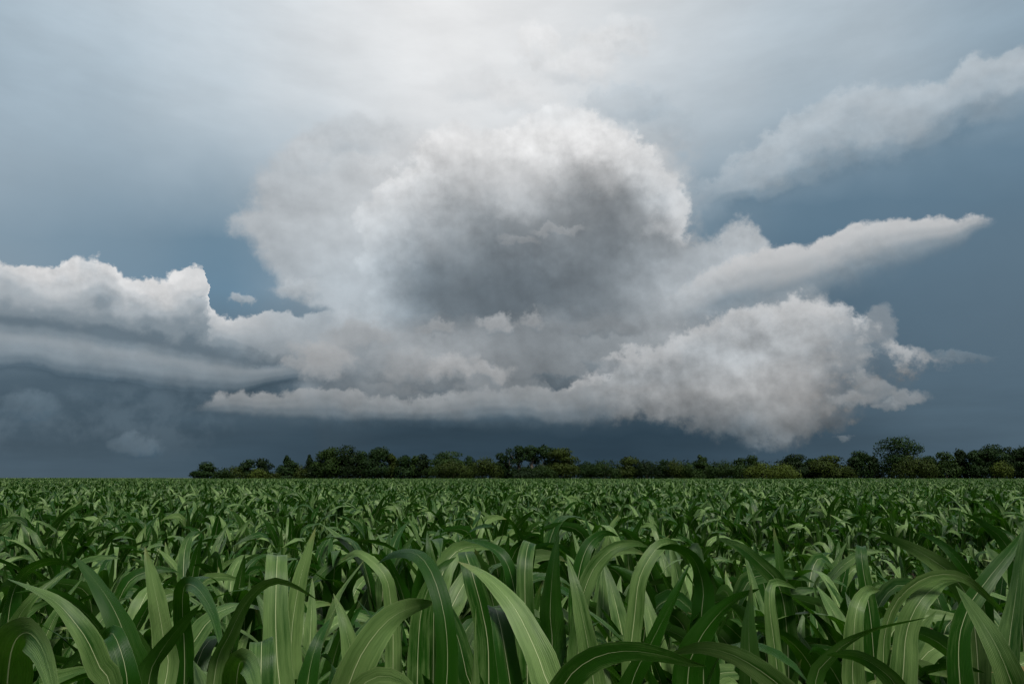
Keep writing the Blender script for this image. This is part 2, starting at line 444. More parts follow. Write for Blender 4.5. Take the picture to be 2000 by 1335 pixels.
# ---- j: separate puffs  (centre, radii, grey level, softness)
for args in [
    (850, 756, 76, 18, 114, 10, 0.6), (740, 738, 50, 16, 120, 9, 0.3), (520, 698, 70, 16, 112, 12, 0.4), (1090, 742, 60, 14, 104, 13, 0.7), (1180, 716, 40, 18, 112, 12, 0.5), (1180, 640, 110, 20, 132, 6, 0.4),
    (632, 700, 66, 52, 170, 2, 0.9), (572, 708, 34, 20, 158, 4, 0.8), (700, 660, 90, 34, 162, 3, 0.6),
    (880, 716, 62, 32, 170, 2, 0.95), (958, 730, 58, 24, 164, 2, 0.9), (800, 722, 60, 40, 156, 3, 0.6),
    (975, 634, 46, 24, 168, 3, 0.85), (1040, 626, 24, 26, 160, 3, 0.7), (860, 640, 36, 18, 158, 3, 0.6),
    (474, 582, 30, 14, 180, 8, 0.8), (388, 574, 13, 16, 198, 4, 0.9), (580, 566, 60, 24, 186, 7, 0.7), (1090, 452, 62, 13, 168, 3, 0.5),
    (1010, 470, 40, 14, 160, 3, 0.45), (1665, 782, 46, 22, 150, 4, 0.8), (1768, 778, 52, 20, 150, 5, 0.75), (1716, 768, 36, 26, 148, 5, 0.7), (1692, 742, 26, 34, 150, 5, 0.65), (1738, 794, 34, 12, 142, 6, 0.6), (1660, 700, 40, 40, 160, 3, 0.45), (1645, 650, 80, 44, 168, 2, 0.35),
    (1640, 856, 20, 10, 118, 10, 0.7), (270, 872, 60, 30, 118, 17, 0.6), (60, 790, 70, 30, 122, 18, 0.45), (1720, 640, 30, 50, 158, 5, 0.5), (1870, 700, 80, 12, 128, 14, 0.6),
]:
    col = puff(col, *args)

# ---- the rest of the dome: the same overcast carried on, darker towards the horizon
allx = ramp(elev + wx * 0.12, [(0.0, gb(100, 17)), (0.12, gb(116, 15)), (0.3, gb(150, 12)), (0.55, gb(196, 8)), (1.0, gb(222, 5))], 'EASE')
allx = scale_col(allx, 1.0 + wx * 0.35 + rel * 0.6)
col = lerp_col(sstep(fwd + wy * 0.1, 0.66, 0.40), col, allx)

sky = NT.nodes.new('ShaderNodeTexSky')
sky.sky_type = 'NISHITA'
sky.sun_disc = False
sky.sun_elevation = SUN_EL
sky.sun_rotation = SUN_AZ
sky.dust_density = 4.0
clouds = scale_col(col, 1.0 / SKY_STRENGTH)
mixed = lerp_col(0.03, clouds, E(sky.outputs[0]))
bg = NT.nodes.new('ShaderNodeBackground')
NT.links.new(mixed.s, bg.inputs[0])
bg.inputs[1].default_value = SKY_STRENGTH
scene.world = world
wo = NT.nodes.new('ShaderNodeOutputWorld')
NT.links.new(bg.outputs[0], wo.inputs[0])
print('sky nodes', len(NT.nodes))

# render economy: few bounces are enough under an overcast sky
scene.cycles.max_bounces = 5
scene.cycles.diffuse_bounces = 3
scene.cycles.glossy_bounces = 2
scene.cycles.transmission_bounces = 3
scene.cycles.use_adaptive_sampling = True
scene.cycles.adaptive_threshold = 0.02
scene.cycles.adaptive_min_samples = 8
world.cycles.sampling_method = 'MANUAL'
world.cycles.sample_map_resolution = 256

rng = np.random.default_rng(7)
random.seed(7)


# ------------------------------------------------------------------ helpers
def unproject(px, py, d):
    gx, gz = (px - 1000.0) / FPX, (667.5 - py) / FPX
    v = Vector((gx, cp - gz * sp, sp + gz * cp))
    v *= d / v.y
    return Vector((v.x, v.y, v.z + CAM_Z))


def project_x(X, Y, Z=1.0):
    dz_ = Z - CAM_Z
    f_ = Y * cp + dz_ * sp
    return 1000.0 + FPX * X / max(f_, 0.05)


def link(name, data, parent=None):
    o = bpy.data.objects.new(name, data)
    COL.objects.link(o)
    if parent is not None: o.parent = parent
    return o


def tag(o, label=None, cat=None, group=None, kind=None):
    if label: o['label'] = label
    if cat: o['category'] = cat
    if group: o['group'] = group
    if kind: o['kind'] = kind
    return o


def mesh_np(name, verts, quads, uv=None, smooth=True, mat=None, tris=None):
    me = bpy.data.meshes.new(name)
    verts = np.asarray(verts, np.float32).reshape(-1, 3)
    faces = np.asarray(quads, np.int32)
    k = faces.shape[1]
    me.vertices.add(len(verts)); me.vertices.foreach_set('co', verts.ravel())
    me.loops.add(faces.size); me.loops.foreach_set('vertex_index', faces.ravel())
    me.polygons.add(len(faces))
    me.polygons.foreach_set('loop_start', np.arange(0, faces.size, k, dtype=np.int32))
    me.polygons.foreach_set('loop_total', np.full(len(faces), k, np.int32))
    if uv is not None:
        l = me.uv_layers.new(name='UVMap')
        l.data.foreach_set('uv', np.asarray(uv, np.float32)[faces.ravel()].ravel())
    me.update(calc_edges=True)
    if smooth: me.polygons.foreach_set('use_smooth', np.ones(len(faces), bool))
    if mat is not None: me.materials.append(mat)
    return me


# ------------------------------------------------------------------ materials
def new_mat(name):
    global NT
    m = bpy.data.materials.new(name); m.use_nodes = True
    NT = m.node_tree; NT.nodes.clear()
    return m


def principled(**kw):
    n = NT.nodes.new('ShaderNodeBsdfPrincipled')
    for k, v in kw.items():
        k = k.replace('_', ' ')
        if isinstance(v, E): NT.links.new(v.s, n.inputs[k])
        else: n.inputs[k].default_value = v
    return n


def finish(sock):
    o = NT.nodes.new('ShaderNodeOutputMaterial'); NT.links.new(sock, o.inputs[0])


def objinfo_random():
    n = NT.nodes.new('ShaderNodeObjectInfo'); return E(n.outputs['Random'])


def bump(h, strength, distance):
    n = NT.nodes.new('ShaderNodeBump')
    NT.links.new(h.s, n.inputs['Height'])
    n.inputs['Strength'].default_value = strength; n.inputs['Distance'].default_value = distance
    return E(n.outputs[0])


def texco(which):
    n = NT.nodes.new('ShaderNodeTexCoord'); return E(n.outputs[which])


def leaf_material(name, dark, light, under, rib, dry=False):
    m = new_mat(name)
    uv = texco('UV')
    sx = NT.nodes.new('ShaderNodeSeparateXYZ'); NT.links.new(uv.s, sx.inputs[0])
    u, v = E(sx.outputs[0]), E(sx.outputs[1])
    geo = NT.nodes.new('ShaderNodeNewGeometry')
    rnd = M('FRACT', objinfo_random() * 3.7 + E(geo.outputs['Random Per Island']) * 5.3)
    off = NT.nodes.new('ShaderNodeCombineXYZ')
    put(off, 0, u * 15.0); put(off, 1, v * 2.2 + rnd * 40.0); put(off, 2, rnd * 17.0)
    vein = noise(E(off.outputs[0]), 1.0, 5, 0.65) - 0.5
    off2 = NT.nodes.new('ShaderNodeCombineXYZ')
    put(off2, 0, u * 3.0); put(off2, 1, v * 5.0 + rnd * 31.0); put(off2, 2, rnd * 9.0)
    blot = noise(E(off2.outputs[0]), 1.0, 4, 0.6) - 0.5
    t = M('ADD', vein * 1.2 + blot * 1.8 + (rnd - 0.5) * 1.3, 0.36, clamp=True)
    colr = lerp_col(t, dark, light)
    au = M('ABSOLUTE', u - 0.5)
    ribw = mad(v, -0.024, 0.030)
    ribm = sstep(au, ribw, ribw * 0.45) * sstep(v, 0.97, 0.60)
    tipm = sstep(v + blot * 0.12, 0.90, 0.985) * sstep(rnd, 0.62, 0.85)
    edge_m = sstep(au, 0.47, 0.5)
    colr = lerp_col(edge_m * 0.10, colr, rib)
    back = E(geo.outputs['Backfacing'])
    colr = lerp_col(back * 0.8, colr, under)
    colr = lerp_col(ribm * mad(back, -0.20, 0.60), colr, rib)
    colr = lerp_col(tipm * 0.4, colr, (0.15, 0.135, 0.05, 1))
    ridge = M('SINE', u * 110.0) * 0.22 + vein * 1.4 - ribm * 1.5
    nb = bump(ridge, 0.26, 0.004)
    p = principled(Base_Color=colr, Roughness=mad(back, 0.05, 0.40), Normal=nb)
    p.inputs['Specular IOR Level'].default_value = 0.16
    p.inputs['Sheen Weight'].default_value = 0.0
    p.inputs['Sheen Roughness'].default_value = 0.5
    p.inputs['Sheen Tint'].default_value = (0.75, 0.85, 0.72, 1)
    tr = NT.nodes.new('ShaderNodeBsdfTranslucent')
    tc_ = lerp_col(ribm * 0.6, (0.030, 0.115, 0.003, 1) if not dry else (0.2, 0.15, 0.05, 1), rib)
    NT.links.new(tc_.s, tr.inputs[0])
    mxn = NT.nodes.new('ShaderNodeMixShader'); mxn.inputs[0].default_value = 0.24
    NT.links.new(p.outputs[0], mxn.inputs[1]); NT.links.new(tr.outputs[0], mxn.inputs[2])
    finish(mxn.outputs[0])
    return m


CREAM = (0.44, 0.48, 0.27, 1)
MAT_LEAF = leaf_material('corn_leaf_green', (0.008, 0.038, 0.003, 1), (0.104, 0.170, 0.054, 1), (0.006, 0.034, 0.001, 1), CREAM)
MAT_DRY = leaf_material('corn_leaf_dry', (0.16, 0.12, 0.05, 1), (0.30, 0.25, 0.12, 1), (0.22, 0.17, 0.08, 1), (0.4, 0.35, 0.2, 1), True)


def stalk_material():
    m = new_mat('corn_stalk_green')
    o = texco('Object')
    n = noise(o, 14.0, 4, 0.6)
    c = lerp_col(n, (0.05, 0.12, 0.03, 1), (0.12, 0.19, 0.06, 1))
    p = principled(Base_Color=c, Roughness=0.5)
    finish(p.outputs[0]); return m


MAT_STALK = stalk_material()


def soil_material():
    m = new_mat('red_brown_soil')
    g = texco('Object')
    n1 = noise(g, 1.3, 5, 0.6); n2 = noise(g, 22.0, 6, 0.65)
    c = ramp(n1 * 0.5 + n2 * 0.5, [(0.25, (0.028, 0.013, 0.009, 1)), (0.5, (0.062, 0.029, 0.020, 1)), (0.72, (0.115, 0.062, 0.042, 1))], 'EASE')
    # far away the sheet carries the same young crop that hides it
    ln = NT.nodes.new('ShaderNodeVectorMath'); ln.operation = 'LENGTH'; NT.links.new(g.s, ln.inputs[0])
    c = lerp_col(sstep(E(ln.outputs['Value']), 60.0, 200.0), c, (0.012, 0.026, 0.007, 1))
    p = principled(Base_Color=c, Roughness=0.95, Normal=bump(n2, 0.7, 0.03))
    finish(p.outputs[0]); return m


def foliage_material(name, dark, light):
    m = new_mat(name)
    o = texco('Object')
    n = noise(o, 0.55, 4, 0.6)
    rnd = objinfo_random()
    t = M('ADD', (n - 0.5) * 2.4 + (rnd - 0.5) * 0.3, 0.5, clamp=True)
    c = lerp_col(t, dark, light)
    p = principled(Base_Color=c, Roughness=0.6)
    p.inputs['Specular IOR Level'].default_value = 0.08
    tr = NT.nodes.new('ShaderNodeBsdfTranslucent')
    NT.links.new(scale_col(c, 1.2).s, tr.inputs[0])
    mxn = NT.nodes.new('ShaderNodeMixShader'); mxn.inputs[0].default_value = 0.15
    NT.links.new(p.outputs[0], mxn.inputs[1]); NT.links.new(tr.outputs[0], mxn.inputs[2])
    finish(mxn.outputs[0]); return m


FOL = {
    'dark': foliage_material('foliage_dark_green', (0.005, 0.013, 0.004, 1), (0.013, 0.031, 0.007, 1)),
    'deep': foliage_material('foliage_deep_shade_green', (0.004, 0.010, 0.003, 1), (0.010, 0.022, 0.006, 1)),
    'mid': foliage_material('foliage_mid_green', (0.007, 0.018, 0.004, 1), (0.021, 0.041, 0.008, 1)),
    'olive': foliage_material('foliage_olive', (0.010, 0.020, 0.004, 1), (0.029, 0.044, 0.007, 1)),
    'bright': foliage_material('foliage_yellow_olive', (0.020, 0.033, 0.005, 1), (0.055, 0.080, 0.011, 1)),
}


def bark_material():
    m = new_mat('grey_brown_bark')
    n = noise(texco('Object'), 3.0, 5, 0.6)
    c = lerp_col(n, (0.03, 0.024, 0.018, 1), (0.10, 0.085, 0.065, 1))
    finish(principled(Base_Color=c, Roughness=0.9).outputs[0]); return m


MAT_BARK = bark_material()


def straw_material():
    m = new_mat('old_straw')
    c = lerp_col(noise(texco('Object'), 9.0, 3, 0.5), (0.13, 0.075, 0.045, 1), (0.34, 0.23, 0.14, 1))
    finish(principled(Base_Color=c, Roughness=0.9).outputs[0]); return m


# ------------------------------------------------------------------ ground
def axis(near, far, n_near, n_far):
    a = np.linspace(0, near, n_near)
    b = near * (far / near) ** np.linspace(0, 1, n_far)[1:]
    return np.concatenate([a, b])


xa = axis(14.0, 5000.0, 150, 22); xs_g = np.concatenate([-xa[:0:-1], xa])
ya = axis(22.0, 6000.0, 220, 24); ys_g = np.concatenate([-(22.0 * (5000 / 22.0) ** np.linspace(0, 1, 14))[::-1], ya])
gxm, gym = np.meshgrid(xs_g, ys_g)
zz = 0.022 * np.sin(gxm * 7.1 + 2 * np.sin(gym * 3.3)) * np.sin(gym * 6.3 + 1.7 * np.sin(gxm * 2.9)) + rng.normal(0, 0.012, gxm.shape) + 0.03 * np.sin(gym * 2 * math.pi / 0.76)
zz *= (np.hypot(gxm, gym - 8) < 24)
zz -= 0.05
nr, nc = gxm.shape
ii = np.arange(nr * nc).reshape(nr, nc)
qf = np.stack([ii[:-1, :-1], ii[:-1, 1:], ii[1:, 1:], ii[1:, :-1]], -1).reshape(-1, 4)
ground = link('ground', mesh_np('ground', np.stack([gxm, gym, zz], -1), qf, smooth=True, mat=soil_material()))
tag(ground, 'red brown field soil between the corn rows', kind='structure')

# ------------------------------------------------------------------ corn leaves
def leaf_width(t):
    up = np.clip(t / 0.34, 0, 1); up = up * up * (3 - 2 * up)
    return (0.46 + 0.54 * up) * np.clip(1 - t ** 1.9, 0, 1) ** 0.85


def front_width(t):
    up = np.clip(t / 0.25, 0, 1); up = up * up * (3 - 2 * up)
    return (0.62 + 0.38 * up) * np.clip(1 - t ** 2.6, 0, 1) ** 0.82


def strip(P, T, S, N, W, fold, ruffle, seed, across=4, end=1.0, shape=leaf_width):
    """leaf blade along centreline P with side S and upper normal N"""
    n = len(P)
    t = np.linspace(0, end, n)
    r = np.random.default_rng(seed)
    us = np.linspace(0, 1, across + 1)
    w = W * shape(t)
    ph1, ph2 = r.uniform(0, 6.28, 2); k1, k2 = r.uniform(9, 15, 2)
    V, UV = [], []
    for u in us:
        s = 2 * u - 1
        wave = ruffle * (np.sin(k1 * t + ph1) if s < 0 else np.sin(k2 * t + ph2)) * abs(s) ** 1.5 * np.sin(np.pi * np.clip(t, 0, 1)) ** 0.7
        h = fold * abs(s) * (0.25 + 0.75 * (1 - t) ** 1.6)
        wig = 1.0 + (0.045 * np.sin(t * 23 + ph2 + s) + 0.03 * np.sin(t * 51 + ph1 * 2 + s)) * abs(s)
        V.append(P + S * (s * 0.5 * w * wig)[:, None] + N * ((h * 0.5 * w) + wave * W)[:, None])
        UV.append(np.stack([np.full(n, u), t], -1))
    V = np.stack(V, 1).reshape(-1, 3); UV = np.stack(UV, 1).reshape(-1, 2)
    m = across + 1
    idx = np.arange(n * m).reshape(n, m)
    Q = np.stack([idx[:-1, :-1], idx[1:, :-1], idx[1:, 1:], idx[:-1, 1:]], -1).reshape(-1, 4)
    return V, Q, UV


def free_leaf(length, width, a0, a1, power, twist, sway, fold, ruffle, seed, seg=15, across=4, kink=None):
    """leaf growing from the origin, outward along +X; angles from the vertical"""
    t = np.linspace(0, 1, seg + 1)
    a = a0 + (a1 - a0) * t ** power
    if kink is not None:
        kt, ka = kink
        a = a + ka * np.clip((t - kt) / 0.10, 0, 1)
    b = sway * t ** 1.5
    ds = length / seg
    d3 = np.stack([np.sin(a) * np.cos(b), np.sin(a) * np.sin(b), np.cos(a)], -1)
    P = np.zeros((seg + 1, 3)); P[1:] = np.cumsum((d3[:-1] + d3[1:]) * 0.5 * ds, 0)
    T = d3
    S = np.stack([-np.sin(b), np.cos(b), np.zeros_like(b)], -1)
    N = np.cross(T, S)
    tw = twist * t ** 1.2
    S2 = S * np.cos(tw)[:, None] + N * np.sin(tw)[:, None]
    N2 = np.cross(T, S2)
    return strip(P, T, S2, N2, width, fold, ruffle, seed, across)


R = math.radians
# classes: lower (hanging), middle (arching), upper (rising and tipping over), whorl (erect)
def leaf_params(cls, r):
    g = r.uniform
    if cls == 'lower':
        return dict(length=g(.50, .64), width=g(.062, .078), a0=R(g(32, 48)), a1=R(g(135, 165)), power=g(.8, 1.1), twist=R(g(-50, 50)), sway=R(g(-25, 25)))
    if cls == 'middle':
        return dict(length=g(.56, .76), width=g(.092, .112), a0=R(g(16, 32)), a1=R(g(118, 160)), power=g(1.0, 1.6), twist=R(g(-95, 95)), sway=R(g(-50, 50)), kink=(g(.4, .75), R(g(15, 50))) if r.random() < .25 else None)
    if cls == 'upper':
        return dict(length=g(.50, .70), width=g(.090, .110), a0=R(g(6, 24)), a1=R(g(55, 140)), power=g(1.3, 3.2), twist=R(g(-120, 120)), sway=R(g(-55, 55)), kink=(g(.45, .7), R(g(20, 55))) if r.random() < .4 else None)
    return dict(length=g(.36, .52), width=g(.066, .086), a0=R(g(2, 9)), a1=R(g(16, 62)), power=g(1.5, 2.5), twist=R(g(-80, 80)), sway=R(g(-30, 30)))


PER_CLASS = 12
LEAF = {}
lr = np.random.default_rng(21)
for cls in ('lower', 'middle', 'upper', 'whorl'):
    LEAF[cls] = []
    for k in range(PER_CLASS):
        p = leaf_params(cls, lr)
        fold = lr.uniform(.30, .55) if cls in ('upper', 'whorl') else lr.uniform(.12, .35)
        V, Q, UV = free_leaf(fold=fold, ruffle=lr.uniform(.03, .09), seed=int(lr.integers(1e6)), **p)
        LEAF[cls].append(mesh_np('corn_leaf_' + cls, V, Q, UV, True, MAT_LEAF))


def tube(pts, rad, sides=7, z=None):
    pts = np.asarray(pts, float); n = len(pts)
    V = []
    for i in range(n):
        t = pts[min(i + 1, n - 1)] - pts[max(i - 1, 0)]; t /= np.linalg.norm(t) + 1e-9
        a = np.cross(t, [0.3, 1, 0.1]); a /= np.linalg.norm(a); b = np.cross(t, a)
        for k in range(sides):
            th = 2 * math.pi * k / sides
            V.append(pts[i] + rad[i] * (a * math.cos(th) + b * math.sin(th)))
    Q = [[i * sides + k, i * sides + (k + 1) % sides, (i + 1) * sides + (k + 1) % sides, (i + 1) * sides + k] for i in range(n - 1) for k in range(sides)]
    return np.array(V), np.array(Q)


def stalk_mesh(h, bow, r0=0.014):
    zs = np.linspace(-0.06, h, 11)
    pts = np.stack([bow * (zs / h) ** 2, 0 * zs, zs], -1)
    rad = r0 * (1 - 0.45 * zs / h) * (1 + 0.10 * (np.arange(11) % 2))
    V, Q = tube(pts, rad)
    return mesh_np('corn_stalk', V, Q, None, True, MAT_STALK)


STALKS = [stalk_mesh(h, b) for h, b in ((.56, .01), (.52, -.015), (.60, .02), (.48, 0.0))]

PLAN = [('lower', .10), ('lower', .16), ('middle', .22), ('middle', .28), ('middle', .34), ('upper', .40), ('upper', .46), ('upper', .51), ('whorl', .55)]


def plant_recipe(r, skip_low=0, scale_top=1.0):
    """list of (class, leaf index, z, azimuth, tilt, scale)"""
    az = r.uniform(0, 6.28); out = []
    for i, (cls, z) in enumerate(PLAN):
        a = az + math.pi * (i % 2) + r.normal(0, .35)
        if i < skip_low: continue
        out.append((cls, int(r.integers(PER_CLASS)), z + r.normal(0, .012), a, r.normal(0, .06), r.uniform(.86, 1.10)))
    out.append(('upper', int(r.integers(PER_CLASS)), .53, az + r.uniform(1, 2.2), 0.0, r.uniform(.8, 1.0)))
    if r.random() < .9: out.append(('whorl', int(r.integers(PER_CLASS)), .56, az + r.uniform(1, 2.2), 0.0, r.uniform(.7, .9)))
    return out


def build_plant(recipe, stalk):
    root = link('corn_plant', None)
    link('stalk', stalk, root)
    for cls, k, z, a, tilt, s in recipe:
        lf = link('leaf', LEAF[cls][k], root)
        lf.location = (0.008 * math.cos(a), 0.008 * math.sin(a), z)
        lf.rotation_euler = (tilt, tilt * .7, a)
        lf.scale = (s, s, s)
    return root


def copy_plant(src, loc, rz, sc, tilt=(0, 0)):
    r = src.copy(); COL.objects.link(r)
    r.location = loc; r.rotation_euler = (tilt[0], tilt[1], rz); r.scale = (sc, sc, sc)
    for ch in src.children:
        c = ch.copy(); COL.objects.link(c); c.parent = r
    return r


